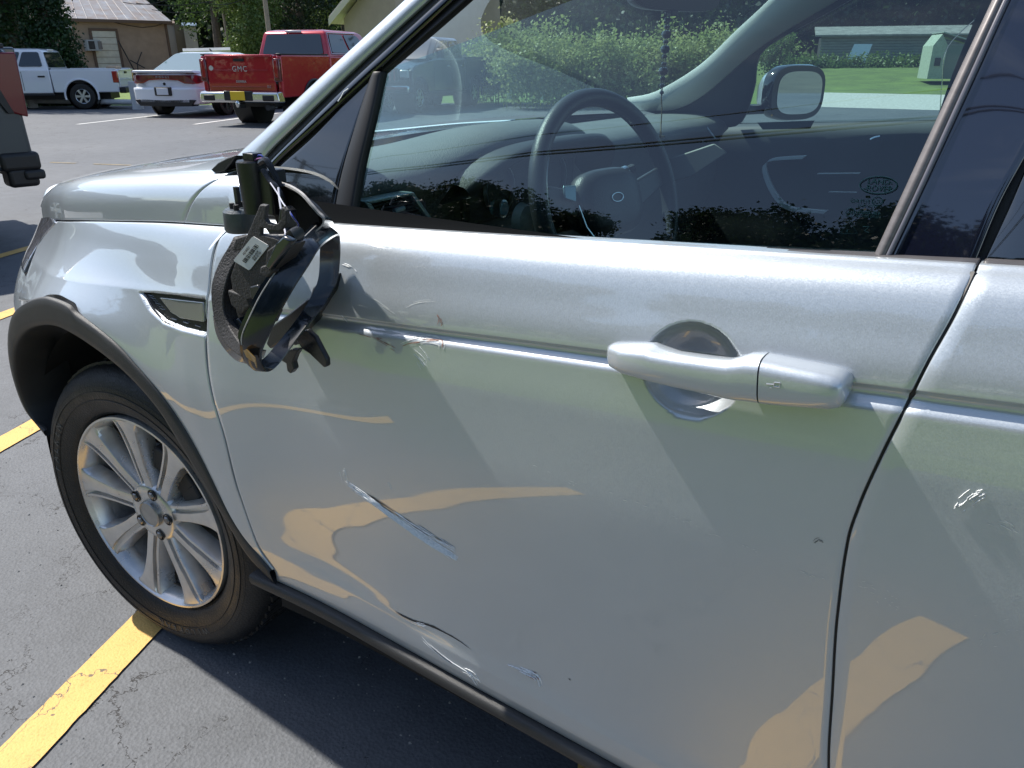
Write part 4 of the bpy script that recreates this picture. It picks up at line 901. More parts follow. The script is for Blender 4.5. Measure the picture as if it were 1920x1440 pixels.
# interior rear-view mirror
rm = bpy.data.objects.new('rear_view_mirror', None); COL.objects.link(rm); rm.parent = car; rm.matrix_parent_inverse = Matrix.Translation(car.location).inverted()
rm.matrix_basis = Matrix.Translation(np.array(at((1268, -12), 1, .94))) @ Matrix.Rotation(-.40, 4, 'Z')
pr = [(math.copysign(abs(math.cos(a))**.5, math.cos(a)), math.copysign(abs(math.sin(a))**.6, math.sin(a))) for a in np.linspace(0, 2*math.pi, 49)[:-1]]
MB().loft([[(xo, p[0]*.125*s, p[1]*.034*s) for p in pr] for xo, s in ((-.035, .6), (-.02, .95), (0, 1), (.008, .98))]).obj('housing', BLACKSATIN, rm, sharp=50)
MB().loft([[(xo, p[0]*.118, p[1]*.029) for p in pr] for xo in (.0082, .0095)]).obj('mirror_glass', BLACKSATIN, rm)
MB().tube([(-.02, 0, .02), (-.06, 0, .10)], .012, 10).obj('stem', BLACKSATIN, rm)
MB().box((.004, -.01, -.037), (.014, .02, .012)).obj('switch', BLACKSATIN, rm, bevel=.002)
# far door, pillar and window frame
ledge = [(1.72, .45), (1.79, .6), (1.81, .9), (1.80, 1.06), (1.805, 1.115), (1.82, 1.135), (1.86, 1.142)]
rows = []
for x in np.linspace(.30, 2.6, 60):
    dz = .067*(x-.715); c = curve_pts(ledge, 30); rows.append(np.stack([np.full(30, x), c[:, 0], c[:, 1]+dz*(c[:, 1] > .95)*((c[:, 1]-.95)/.19)], 1))
fd = gridmesh('far_door_trim', np.array(rows), DOORCARD, car); fd['_w2'] = 1
def flat_tube(name, pxs, y, w, m, parent):
    P = curve_pts([A3(p, y) for p in pxs], 40); MB().loft([[tuple(p+np.array(d)) for d in ((-w*.7, 0, -w*.7), (w*.7, 0, w*.7), (w*.7, .012, w*.7), (-w*.7, .012, -w*.7))] for p in P]).obj(name, m, parent, bevel=.001)
PULL = mat('door_pull_trim', (.88, .92, .94), rough=.4)
flat_tube('door_pull', [(1508, 295), (1470, 297), (1442, 301), (1433, 312), (1437, 335), (1450, 362), (1466, 382), (1484, 392), (1510, 395), (1548, 398)], 1.775, .0085, PULL, fd)
flat_tube('trim_line', [(1532, 326), (1612, 325)], 1.78, .0028, PULL, fd); flat_tube('trim_line', [(1553, 360), (1606, 361)], 1.78, .0018, PULL, fd)
MB().plate([A3(p, 1.79) for p in [(1420, 230), (1526, 226), (1518, 241), (1430, 243)]], (0, .01, 0)).obj('lock_panel', mat('lock_panel', (.06, .08, .085), rough=.4), fd)
MB().tube([A3(p, 1.77) for p in [(1632, 262), (1640, 258), (1650, 256)]], .004, 8).obj('far_door_handle', SATINCH, fd)
def farG(x, z, off=0): return 1.894-green_y(x, z)-off
def far_band(name, A, B, m, off, k=8, n=40, fl=.01, yb=0):
    def FG(px):
        y = 1.75
        for _ in range(25):
            P = at(px, 1, y); y += .6*(float(farG(P[0], P[2], off))-y)
        return at(px, 1, y)
    a = curve_pts([FG(p) for p in A], n); b = curve_pts([FG(p) for p in B], n); P = np.array([a*(1-t)+b*t for t in np.linspace(0, 1, k)])
    P[:, :, 1] -= (yb*np.sin(np.linspace(0, math.pi, k)))[:, None]
    return gridmesh(name, P, m, car, flange=fl, fl_dir=(0, 1, 0))
far_band('far_pillar_trim', [(1176, 184), (1230, 172), (1310, 124), (1380, 58), (1440, 2), (1560, -118), (1700, -270)], [(1200, 206), (1262, 205), (1320, 176), (1425, 88), (1567, 0), (1740, -110), (1900, -240)], CREAM, .03, yb=.015)
far_band('far_pillar_shade', [(1200, 206), (1262, 205), (1320, 176), (1425, 88), (1567, 0), (1740, -110), (1900, -240)], [(1330, 240), (1385, 232), (1412, 165), (1418, 118), (1446, 82), (1606, -8), (1930, -215)], DOORCARD, .02)  # pillar's shadow side put into the dark trim colour, door corner included
far_band('far_window', [(1380, 232), (1408, 165), (1414, 118), (1443, 82), (1603, -8), (1930, -215)], [(1760, 225), (1765, 150), (1770, 100), (1800, 60), (1900, -20), (2200, -230)], GLASSW, .005)
far_band('far_centre_pillar', [(1756, 228), (1790, 130), (1835, 20), (1925, -215)], [(1800, 236), (1838, 130), (1885, 20), (1990, -215)], DOORCARD, .02)
# far wing mirror
fm = bpy.data.objects.new('far_wing_mirror', None); COL.objects.link(fm); fm.parent = car; fm.matrix_parent_inverse = Matrix.Translation(car.location).inverted()
fm.matrix_basis = Matrix.Translation(np.array(at((1492, 174), 1, 2.02))) @ Matrix.Rotation(-.50, 4, 'Z')
pr = [(math.copysign(abs(math.cos(a))**.62, math.cos(a)), math.copysign(abs(math.sin(a))**.62, math.sin(a))) for a in np.linspace(0, 2*math.pi, 49)[:-1]]
MB().loft([[(xo, p[0]*.118*s, p[1]*.084*s+(1-s)*-.01) for p in pr] for xo, s in ((-.12, .35), (-.10, .62), (-.06, .88), (-.02, .98), (.0, 1), (.006, .97))]).obj('mirror_cap', SILVER, fm, sharp=50)
MB().loft([[(xo, p[0]*.121*s, p[1]*.087*s) for p in pr] for xo, s in ((-.03, .98), (.004, 1), (.013, .96))]).obj('mirror_surround', BLACKGLOSS, fm)
MB().loft([[(xo, p[0]*.098+.004, p[1]*.066) for p in pr] for xo in (.0135, .0145)]).obj('mirror_glass', MIRR, fm)
MB().box((-.05, -.13, -.05), (.05, .10, .03)).obj('mirror_arm', BLACKSATIN, fm, bevel=.01)
# etched mark on the side window
etch = mat('etched_ink', (.012, .035, .045), rough=1, spec=0)
def glass_text(s, px, size, mirror_=False, m=etch):
    o = np.array(G(px, .0095)); X = np.array(G((px[0]+10, px[1]+.6), .0095))-o; X /= np.linalg.norm(X); Y = np.array(G((px[0], px[1]-10), .0095))-o; Y = Y-X*(Y@X); Y /= np.linalg.norm(Y); Z = np.cross(X, Y)
    if mirror_: X = -X; Z = -Z
    M = Matrix(((X[0], Y[0], Z[0], o[0]), (X[1], Y[1], Z[1], o[1]), (X[2], Y[2], Z[2], o[2]), (0, 0, 0, 1)))
    return text_on(s, size, fwin, M, m, name='etched_text', ext=.00005)
glass_text('LAND-', (1650, 340.5), .0078); glass_text('-ROVER', (1646, 353.5), .0078)
for (px, r1, r2) in (((1647, 347), 35, 16), ((1645, 377), 10, 8), ((1594, 398), 8, 8)):
    MB().tube([tuple(G((px[0]+r1*math.cos(a), px[1]+r2*math.sin(a)), .0095)) for a in np.linspace(0, 2*math.pi, 49)[:-1]], .0005 if r1 > 20 else .0003, 5, closed=True).obj('etched_ring', etch, fwin)
glass_text('FUYAO', (1612, 377), .0055, True); glass_text('CCC', (1645, 378), .0055, True); glass_text('SAFETY GLASS', (1626, 386), .0030, True); glass_text('43R-000051', (1626, 399), .0050, True); glass_text('E4', (1594, 399), .0045, True); glass_text('AS2 M2 DOT 563', (1628, 406), .0032, True); glass_text('!', (1588, 435), .0065)
MB().tube([tuple(G(p, .0095)) for p in [(1576, 438), (1592, 412), (1608, 438)]], .0003, 5, closed=True).obj('etched_triangle', etch, fwin)
MB().tube([tuple(G(p, .0095)) for p in [(1618, 425), (1630, 425), (1621, 433), (1628, 436)]], .0004, 5).obj('etched_mark', etch, fwin)

# rosary hanging from the mirror: a thing of its own
ros = thing('rosary', 'dark beaded rosary with a small gold cross hanging from the rear-view mirror', 'rosary', tuple(at((1252, 12), 1, .93)), world=True)
BEAD = mat('dark_bead', (.09, .10, .11), rough=.2, metal=.5, coat=.5); GOLD = mat('gold_metal', (.65, .50, .22), rough=.25, metal=1)
loopP = curve_pts([A3(p, .93) for p in [(1250, 8), (1249, 40), (1247, 70), (1245, 100), (1242, 130), (1240, 158), (1240, 180)]], 26)
loopQ = curve_pts([A3(p, .935) for p in [(1257, 8), (1254, 40), (1251, 72), (1248, 100), (1246, 130), (1243, 158), (1241, 180)]], 26)
for LP in (loopP, loopQ):
    MB().tube([tuple(p) for p in LP], .0010, 5).obj('cord', BEAD, ros)
    for k in range(1, 26):
        if k % 2: continue
        r = .0042+(.0045 if k in (8, 12, 18) else 0); MB().lathe([(-r, 0), (-r*.7, r*.7), (0, r), (r*.7, r*.7), (r, 0)], 10, 'z', LP[k]).obj('bead', BEAD, ros)
ch = curve_pts([A3(p, .93) for p in [(1240, 180), (1241, 205), (1240, 225), (1239, 250)]], 22)
MB().tube([tuple(p) for p in ch], .0014, 5).obj('chain', GOLD, ros)
cc = np.array(A3((1238, 262), .93)); MB().box(cc, (.004, .004, .036)).box(cc+np.array([0, 0, .007]), (.020, .004, .004)).obj('cross', GOLD, ros)
# ------------------------------------------------------------------ ground, markings
def asphalt():
    m = bpy.data.materials.new('asphalt'); m.use_nodes = True; nt = m.node_tree; b = nt.nodes['Principled BSDF']; L = nt.links; N = nt.nodes
    tc = N.new('ShaderNodeTexCoord')
    def noise(s, d=5, r=.6, dist=0):
        n = N.new('ShaderNodeTexNoise'); n.inputs['Scale'].default_value = s; n.inputs['Detail'].default_value = d; n.inputs['Roughness'].default_value = r; n.inputs['Distortion'].default_value = dist; L.new(tc.outputs['Object'], n.inputs['Vector']); return n
    n1 = noise(.35, 6, .6); n2 = noise(140, 3, .7); n3 = noise(6, 6, .65)
    r1 = _ramp(nt, n1.outputs[0], [(.3, (.084, .091, .102)), (.7, (.122, .128, .137))])
    r2 = _ramp(nt, n2.outputs[0], [(.30, .80), (.5, 1.0), (.72, 1.20)])
    r3 = _ramp(nt, n3.outputs[0], [(.3, .86), (.7, 1.12)])
    m1 = N.new('ShaderNodeMixRGB'); m1.blend_type = 'MULTIPLY'; m1.inputs[0].default_value = 1; L.new(r1.outputs[0], m1.inputs[1]); L.new(r2.outputs[0], m1.inputs[2])
    m2 = N.new('ShaderNodeMixRGB'); m2.blend_type = 'MULTIPLY'; m2.inputs[0].default_value = 1; L.new(m1.outputs[0], m2.inputs[1]); L.new(r3.outputs[0], m2.inputs[2])
    # hairline cracks: warped cell borders, masked so that they come and go
    warp = noise(3.5, 6, .7); mxv = N.new('ShaderNodeMixRGB'); mxv.blend_type = 'LINEAR_LIGHT'; mxv.inputs[0].default_value = .22; L.new(tc.outputs['Object'], mxv.inputs[1]); L.new(warp.outputs['Color'], mxv.inputs[2])
    v = N.new('ShaderNodeTexVoronoi'); v.feature = 'DISTANCE_TO_EDGE'; v.inputs['Scale'].default_value = 2.1; L.new(mxv.outputs[0], v.inputs['Vector'])
    msk = noise(1.3, 3, .6); mw_ = N.new('ShaderNodeMapRange'); mw_.inputs[1].default_value = .44; mw_.inputs[2].default_value = .68; mw_.inputs[3].default_value = 0; mw_.inputs[4].default_value = .0085; L.new(msk.outputs[0], mw_.inputs[0])
    lt = N.new('ShaderNodeMath'); lt.operation = 'LESS_THAN'; L.new(v.outputs['Distance'], lt.inputs[0]); L.new(mw_.outputs[0], lt.inputs[1])
    m3 = N.new('ShaderNodeMixRGB'); m3.inputs[2].default_value = (.018, .018, .02, 1); L.new(lt.outputs[0], m3.inputs[0]); L.new(m2.outputs[0], m3.inputs[1]); L.new(m3.outputs[0], b.inputs['Base Color'])
    b.inputs['Roughness'].default_value = .72; b.inputs['Specular IOR Level'].default_value = .55
    vb = N.new('ShaderNodeTexVoronoi'); vb.inputs['Scale'].default_value = 120; L.new(tc.outputs['Object'], vb.inputs['Vector'])
    ad = N.new('ShaderNodeMath'); ad.operation = 'ADD'; L.new(n2.outputs[0], ad.inputs[0]); L.new(vb.outputs['Distance'], ad.inputs[1])
    sb = N.new('ShaderNodeMath'); sb.operation = 'SUBTRACT'; L.new(ad.outputs[0], sb.inputs[0]); L.new(lt.outputs[0], sb.inputs[1])
    bp = N.new('ShaderNodeBump'); bp.inputs['Strength'].default_value = .28; bp.inputs['Distance'].default_value = .005; L.new(sb.outputs[0], bp.inputs['Height']); L.new(bp.outputs[0], b.inputs['Normal'])
    return m
def linepaint(name, col, wear=.5):
    m = bpy.data.materials.new(name); m.use_nodes = True; nt = m.node_tree; b = nt.nodes['Principled BSDF']; L = nt.links; N = nt.nodes
    tc = N.new('ShaderNodeTexCoord')
    n = N.new('ShaderNodeTexNoise'); n.inputs['Scale'].default_value = 9; n.inputs['Detail'].default_value = 8; n.inputs['Roughness'].default_value = .75; L.new(tc.outputs['Object'], n.inputs['Vector'])
    r = _ramp(nt, n.outputs[0], [(.2, tuple(c*.72 for c in col)), (.45, col), (.8, tuple(min(1, c*1.12) for c in col))])
    warp = N.new('ShaderNodeTexNoise'); warp.inputs['Scale'].default_value = 3.5; warp.inputs['Detail'].default_value = 6; L.new(tc.outputs['Object'], warp.inputs['Vector'])
    mxv = N.new('ShaderNodeMixRGB'); mxv.blend_type = 'LINEAR_LIGHT'; mxv.inputs[0].default_value = .25; L.new(tc.outputs['Object'], mxv.inputs[1]); L.new(warp.outputs['Color'], mxv.inputs[2])
    v = N.new('ShaderNodeTexVoronoi'); v.feature = 'DISTANCE_TO_EDGE'; v.inputs['Scale'].default_value = 3.4; L.new(mxv.outputs[0], v.inputs['Vector'])
    lt = N.new('ShaderNodeMath'); lt.operation = 'LESS_THAN'; lt.inputs[1].default_value = .0038; L.new(v.outputs['Distance'], lt.inputs[0])
    m3 = N.new('ShaderNodeMixRGB'); m3.inputs[2].default_value = (.17, .13, .08, 1); L.new(lt.outputs[0], m3.inputs[0]); L.new(r.outputs[0], m3.inputs[1])
    n4 = N.new('ShaderNodeTexNoise'); n4.inputs['Scale'].default_value = 160; n4.inputs['Detail'].default_value = 2; L.new(tc.outputs['Object'], n4.inputs['Vector']); r4 = _ramp(nt, n4.outputs[0], [(.30, .78), (.42, 1.0)])
    m4 = N.new('ShaderNodeMixRGB'); m4.blend_type = 'MULTIPLY'; m4.inputs[0].default_value = 1; L.new(m3.outputs[0], m4.inputs[1]); L.new(r4.outputs[0], m4.inputs[2])
    L.new(m4.outputs[0], b.inputs['Base Color']); b.inputs['Roughness'].default_value = .7
    bp = N.new('ShaderNodeBump'); bp.inputs['Strength'].default_value = .4; bp.inputs['Distance'].default_value = .004; L.new(n4.outputs[0], bp.inputs['Height']); L.new(bp.outputs[0], b.inputs['Normal'])
    return m
ASPH = asphalt(); YEL = linepaint('yellow_line_paint', (.70, .43, .125)); WHT = linepaint('white_line_paint', (.68, .68, .66))
def sheet(name, poly, z, m, kind='structure', n=0):
    o = mesh_obj(name, [(x, y, z) for x, y in poly], [tuple(range(len(poly)))], m, smooth=False); o['kind'] = kind; return o
sheet('ground', [(-260, -200), (260, -200), (260, 300), (-260, 300)], -.012, mat('ground_soil', (.09, .085, .06), rough=.9, var=.3, vscale=.4))
sheet('parking_lot', [(-60, -2.7), (34, -2.7), (34, 22), (8, 25.5), (-6, 25.2), (-14, 22.5), (-22.2, 15.6), (-25.6, 12.6), (-34, 4.5), (-60, -2.6)], -.004, ASPH)
def strip(name, c0, c1, wd, z, m, jag=.0):
    a, b = np.array(c0), np.array(c1); d = (b-a)/np.linalg.norm(b-a); nn = np.array([-d[1], d[0]])*wd/2
    k = max(2, int(np.linalg.norm(b-a)/.02)); L1 = []; L2 = []; r = random.Random(hash(name+str(c0)) % 999)
    for i in range(k+1):
        p = a+(b-a)*i/k; L1.append(p+nn*(1+r.uniform(-jag, jag))); L2.append(p-nn*(1+r.uniform(-jag, jag)))
    V = [(p[0], p[1], z) for p in L1]+[(p[0], p[1], z) for p in L2]; F = [(i, i+1, k+1+i+1, k+1+i) for i in range(k)]
    o = mesh_obj(name, V, F, m, smooth=False); o['kind'] = 'structure'; return o
for x4 in (-4.20, -2.92, -1.535, -.262, 1.03, 2.33, 3.6):
    f = lambda y: x4-.41*(y-.4)
    ye = {1.03: -.98, -1.535: -1.62, -.262: -1.34}.get(x4, -1.27); strip('yellow_hatch_line', (f(2.4), 2.4), (f(ye), ye), .104, .0005, YEL, .02)
for s0, s1 in (((-10.3, 4.9), (-9.9, 5.05)), ((-9.6, 5.15), (-8.9, 5.4)), ((-8.8, 5.4), (-8.3, 5.6))): strip('worn_yellow_mark', s0, s1, .05, .0006, linepaint('worn_yellow', (.30, .23, .12)), .5)
for c0, c1 in (((-17.14, 8.94), (-19.3, 13.6)), ((-14.85, 10.4), (-16.5, 14.2)), ((-12.3, 11.2), (-13.9, 15.2))):
    strip('white_bay_line', c0, c1, .11, .0005, WHT, .04)
GRASS = mat('grass_ground', (.16, .24, .045), rough=.9, var=.5, vscale=2.5, col2=(.085, .135, .03), detail=8, bump=.6, bscale=30)
GRASS_D = mat('rough_grass_ground', (.16, .22, .05), rough=.9, vscale=.6, var=.5, col2=(.09, .12, .035), detail=8)
GRAVEL = mat('pale_gravel', (.46, .45, .42), rough=.9, var=.35, vscale=9, detail=8, bump=.6, bscale=40)
sheet('lawn', [(-60, -5.5), (-34, 4.5), (-25.6, 12.6), (-22.2, 15.6), (-14, 22.5), (-6, 25.2), (-8, 40), (-22, 36), (-36, 24), (-46, 12), (-70, -8)], -.004, GRASS)
sheet('road', [(-70, -8), (-46, 12), (-36, 24), (-22, 36), (-8, 40), (-8, 44), (-24, 41), (-40, 28), (-50, 15), (-76, -6)], -.004, mat('road_grey', (.26, .26, .25), rough=.85, var=.15))
sheet('gravel_drive', [(-6, 25.2), (8, 25.5), (34, 22), (34, 33), (8, 38), (-8, 37.5)], -.003, GRAVEL)
# lawn that rises behind the gravel
gx, gy = np.meshgrid(np.linspace(-60, 60, 60), np.linspace(0, 1, 30))
yy = 37+gy*60; zz_ = -.002+1.05*sstep(37, 58, yy)+2.5*sstep(70, 97, yy); XXg = gx
o = gridmesh('back_lawn', np.stack([XXg, yy, zz_], -1), GRASS_D, None); o['kind'] = 'structure'
# bank with woods behind everything
def bank(name, pts, h, m):
    P = np.array([[(x*(1+.0*k), y*(1+.0*k), zc) for (x, y) in pts] for k, zc in ((0, -.01), (0, h))])
    return P
LEAFD = leafmat('leaf_dark', (.012, .026, .010), (.035, .062, .020)); LEAFM = leafmat('leaf_mid', (.035, .075, .018), (.085, .15, .035)); LEAFL = leafmat('leaf_light', (.075, .13, .03), (.16, .23, .06))
WEED = leafmat('leaf_weed', (.24, .31, .09), (.46, .47, .19), .45); CONIF = leafmat('leaf_conifer', (.012, .032, .012), (.028, .07, .018), .2); BARK = mat('bark', (.11, .09, .07), rough=.9, var=.3, vscale=8, bump=.5, bscale=12)
WOODP = mat('pole_wood', (.24, .20, .16), rough=.85, var=.25, vscale=4, stretch=(6, 6, .5))
def leaf_cloud(name, ells, n, size, m, parent=None, seed=0, shell=.55, up=.3, clump=7):
    r = np.random.default_rng(seed); vol = np.array([e[3]*e[4]*e[5] for e in ells])**.7; k = r.choice(len(ells), n//clump+1, p=vol/vol.sum()); E = np.array(ells)[k]
    d = r.normal(size=(len(k), 3)); d /= np.linalg.norm(d, axis=1, keepdims=True); rad = (shell+(1-shell)*r.random(len(k))**.6)[:, None]*(1+r.normal(0, .06, (len(k), 1)))
    c = E[:, :3]+d*rad*E[:, 3:6]; c = np.repeat(c, clump, 0)+r.normal(0, size*1.1, (len(k)*clump, 3)); dd = np.repeat(d, clump, 0)
    N_ = len(c); a = r.normal(size=(N_, 3))+dd*up+np.array([0, 0, up]); a /= np.linalg.norm(a, axis=1, keepdims=True)
    u = np.cross(a, r.normal(size=(N_, 3))); u /= np.linalg.norm(u, axis=1, keepdims=True); v = np.cross(a, u); s = size*(.5+r.random((N_, 1)))
    V = np.stack([c-u*s*.5, c-v*s*.32+a*s*.06, c+u*s*.5, c+v*s*.32+a*s*.06], 1).reshape(-1, 3); F = np.arange(N_*4).reshape(-1, 4)
    me = bpy.data.meshes.new(name); me.vertices.add(len(V)); me.vertices.foreach_set('co', V.astype(np.float32).ravel()); me.loops.add(F.size); me.loops.foreach_set('vertex_index', F.ravel().astype(np.int32))
    me.polygons.add(len(F)); me.polygons.foreach_set('loop_start', np.arange(0, F.size, 4, dtype=np.int32)); me.polygons.foreach_set('loop_total', np.full(len(F), 4, np.int32)); me.update(calc_edges=True); me.materials.append(m)
    o = bpy.data.objects.new(name, me); COL.objects.link(o)
    if parent is not None: o.parent = parent
    return o
def tree(label, loc, h, w, m, seed, n=5000, leaf=.28, group=None, kind='broad', trunk_h=.25, name='tree', cat='tree'):
    t = thing(name, label, cat, loc, 0, group); r = random.Random(seed)
    if kind == 'cone':
        ells = [(0, 0, h*(.06+.9*k/9), w*(1-k/10.5)**.8, w*(1-k/10.5)**.8, h*.09) for k in range(10)]
    elif kind == 'pine':
        ells = []
        for k in range(16):
            zc = h*r.uniform(.48, .97); rr = w*(1.15-zc/h)*1.1; a = r.uniform(0, 6.28); ells.append((rr*.75*math.cos(a), rr*.75*math.sin(a), zc, w*.36, w*.36, h*.05))
    else:
        ells = []
        for k in range(14):
            zc = h*r.uniform(trunk_h+.08, .88); sp = w*.62*math.sin(math.pi*min(.95, max(.15, (zc/h-trunk_h+.12)/(1.05-trunk_h)))); a = r.uniform(0, 6.28); q = r.uniform(.25, .45); ells.append((sp*math.cos(a), sp*math.sin(a), zc, w*q, w*q, h*q*.42))
        ells.append((0, 0, h*.62, w*.5, w*.5, h*.30))
    leaf_cloud('crown', ells, n, leaf, m, t, seed)
    mb = MB(); mb.tube([(0, 0, -.2), (.03*w, 0, h*.3), (0, .03*w, h*.6), (0, 0, h*.92)], [h*.022+.05, h*.018+.03, h*.011+.02, .02], 8)
    for k in range(7):
        a = r.uniform(0, 6.28); z0 = h*r.uniform(.28, .7); L_ = w*r.uniform(.5, .8); mb.tube([(0, 0, z0), (L_*.5*math.cos(a), L_*.5*math.sin(a), z0+L_*.25), (L_*math.cos(a), L_*math.sin(a), z0+L_*.6)], [h*.008+.02, .03, .012], 6)
    mb.obj('trunk', BARK, t); return t
def gpos(px, dist):
    d = raydir(px); d = d/np.hypot(d[0], d[1]); return CAM+d*dist
def ground_of(px, dist): p = gpos(px, dist); return (float(p[0]), float(p[1]), 0.)
# left of the garage
tree('tall dark conifer at the top left corner beyond the white pickup', ground_of((-70, 60), 34), 13, 4.0, CONIF, 1, 26000, .15, kind='broad', trunk_h=.12)
tree('dark bushy conifer between the corner conifer and the clipped evergreen', ground_of((25, 60), 33), 13, 2.0, CONIF, 2, 22000, .14, kind='broad', trunk_h=.14)
tree('narrow cone shaped evergreen at the left end of the tan garage', ground_of((88, 60), 31), 7.4, .98, CONIF, 3, 26000, .10, kind='cone', name='evergreen')
tree('broad pale green tree beyond the right end of the garage', ground_of((402, 40), 62), 13, 3.6, LEAFM, 4, 20000, .17, trunk_h=.12)
tree('bright leafy bush tree between the two utility poles', ground_of((462, 40), 56), 9.5, 2.6, LEAFL, 5, 22000, .15, trunk_h=.02)
tree('dark tree standing directly behind the red pickup cab', ground_of((560, 20), 60), 13, 3.4, LEAFD, 6, 18000, .18, trunk_h=.02)
tree('yellow green tree beside the roof edge of the second tan building', ground_of((642, 20), 62), 12, 2.2, LEAFL, 7, 14000, .16, trunk_h=.02)
# thicket seen through the windscreen
r = random.Random(8)
for k in range(13):
    px = 925+k*34+r.uniform(-8, 8); D = 25+r.uniform(-1, 3); p = ground_of((px, 120), D); h = 2.2+r.uniform(-.2, .8)
    t = thing('weed_clump', ['leaning pale weed clump', 'tall pale weed clump', 'round green weed clump'][k % 3]+' in the thicket seen through the windscreen', 'weeds', p, 0, 'weeds growing in the thicket beyond the lot'); t['label'] = 'overgrown yellow green weed clump in the thicket seen through the windscreen'
    leaf_cloud('foliage', [(r.uniform(-.5, .5), r.uniform(-.5, .5), h*r.uniform(.25, .7), .8, .8, h*.3) for _ in range(7)], 3600, .11, WEED, t, 40+k, shell=.2, up=.6)
    mb = MB()
    for q in range(26): 
        a = r.uniform(0, 6.28); x0, y0 = r.uniform(-.8, .8), r.uniform(-.8, .8); hh = h*r.uniform(.55, .92); mb.tube([(x0, y0, 0), (x0+.05*math.cos(a), y0, hh*.5), (x0+.15*math.cos(a), y0+.1, hh)], [.008, .006, .004], 4)
    mb.obj('stem', WEED, t)
tree('round light green bush beside the old barn wall', ground_of((1462, 110), 47)[:2]+(.5,), 2.2, 1.1, LEAFL, 11, 3500, .12, trunk_h=.02, name='bush', cat='bush')
# far woods as one mass
def arcp(a, D): 
    px = a; p = gpos((px, 110), D); return p
ells = []
r = random.Random(12)
for px in range(-500, 2500, 26):
    D = 84+r.uniform(-10, 12); p = arcp(px, D); 
    for _ in range(3): ells.append((p[0]+r.uniform(-2, 2), p[1]+r.uniform(-2, 2), r.uniform(2, 15), 4.2, 4.2, 3.6))
o = leaf_cloud('far_woods', ells, 60000, .55, LEAFD, None, 77, shell=.3); tag(o, 'dark wood closing the view behind the buildings', 'woods', kind='stuff')
P = []
for zc, ex in ((-.01, 0), (14, 3), (20, 14)): P.append([tuple(np.array(arcp(px, 94+ex)[:2]).tolist())+(zc,) for px in range(-1100, 3100, 120)])
o = gridmesh('wooded_hill', np.array(P), mat('wooded_slope', (.018, .03, .012), rough=1, var=.5, vscale=.3), None); o['kind'] = 'structure'
# ------------------------------------------------------------------ far side of the street, behind the camera (seen in reflections)
r = random.Random(21); proto = None
LB = ['tall broad tree', 'tall pine']
spots = [(-60, -33, 13, 0), (-52, -33, 14, 0), (-45, -30, 14, 0), (-38, -31, 15, 0), (-33, -29, 15.5, 1), (-29, -29.5, 16.2, 0), (-25, -28.5, 15.6, 1), (-21, -28.5, 15.2, 0), (-18, -29, 13.6, 1), (-14, -29, 11.2, 0), (-11, -28.6, 14.2, 1), (-8.2, -28.6, 15.4, 0), (-4.8, -29, 16.2, 0), (-1.5, -29.5, 14.4, 0), (2, -29, 15.8, 0), (6, -30, 14.6, 1), (11, -29, 15.0, 0), (17, -30, 13, 0), (24, -30, 14, 0), (31, -30, 13, 0)]
protos = {}
for i, (x, y, h, k) in enumerate(spots):
    if k not in protos:
        t = tree('x', (x, y, 0), 12, 3.9 if k == 0 else 3.2, LEAFD, 30+k, 42000, .20, group='street trees opposite the car', kind='broad' if k == 0 else 'pine', trunk_h=.18, name='street_tree'); protos[k] = t
    else:
        src = protos[k]; t = src.copy(); COL.objects.link(t)
        for c in src.children: d = c.copy(); COL.objects.link(d); d.parent = t
    t.location = (x, y, 0); t.rotation_euler = (0, 0, i*1.7); s = h/12; t.scale = (s*r.uniform(.9, 1.2), s*r.uniform(.9, 1.2), s)
    t['label'] = 'dark tree in the row opposite the car, reflected in the side window'
o = leaf_cloud('undergrowth', [(x, -32+r.uniform(-1, 1), 1.6, 2.6, 2.0, 2.6) for x in range(-60, 40, 3)], 16000, .4, LEAFD, None, 88, shell=.2); tag(o, 'dark undergrowth below the trees opposite the car', 'undergrowth', kind='stuff')
sheet('verge', [(-70, -70), (70, -70), (70, -2.7), (-70, -2.7)], -.004, GRASS)
CABLE = mat('cable_black', (.02, .02, .02), rough=.6)
def utility_pole(label, loc, h, arm=None, r0=.14, lean=0, adir=(1, 0)):
    t = thing('utility_pole', label, 'utility pole', loc, 0, 'utility poles'); MB().tube([(0, 0, -.3), (lean*.5, 0, h*.5), (lean, 0, h)], [r0, r0*.85, r0*.65], 12).obj('pole', WOODP, t)
    if arm:
        a = np.array([adir[0], adir[1], 0.])*arm/2
        for dz in (.35,):
            MB().tube([tuple(np.array([lean, 0, h-dz])-a), tuple(np.array([lean, 0, h-dz])+a)], .055, 6).obj('crossarm', WOODP, t)
            for q in (-.9, -.35, .35, .9):
                MB().tube([tuple(np.array([lean, 0, h-dz])+a*q), tuple(np.array([lean, 0, h-dz+.25])+a*q)], .035, 6).obj('insulator', IRON, t)
    return t
utility_pole('utility pole with a crossarm opposite the car, reflected beside the broken mirror', (-30, -18, 0), 11.4, 2.4, adir=(-.26, .96))
utility_pole('utility pole with a crossarm on the street behind the photographer', (28, -2, 0), 11.4, 2.4, adir=(-.26, .96))
def wires(label, a, b, sag, r0=.012, n=24):
    a, b = np.array(a, float), np.array(b, float); P = [tuple(a+(b-a)*t-np.array([0, 0, sag*4*t*(1-t)])) for t in np.linspace(0, 1, n)]
    o = MB().tube(P, r0, 5).obj('overhead_wire', CABLE); tag(o, label, 'wire', 'overhead wires'); return o
for k, (dy, z, rr) in enumerate(((0, 11.0, .02), (.9, 9.3, .03), (1.1, 9.0, .03))):
    wires(['uppermost single wire reflected across the side window', 'upper of the two paired wires reflected in the side window', 'lower of the two paired wires reflected in the side window'][k], (-30, -18+dy, z), (28, -2+dy, z), .9, rr)
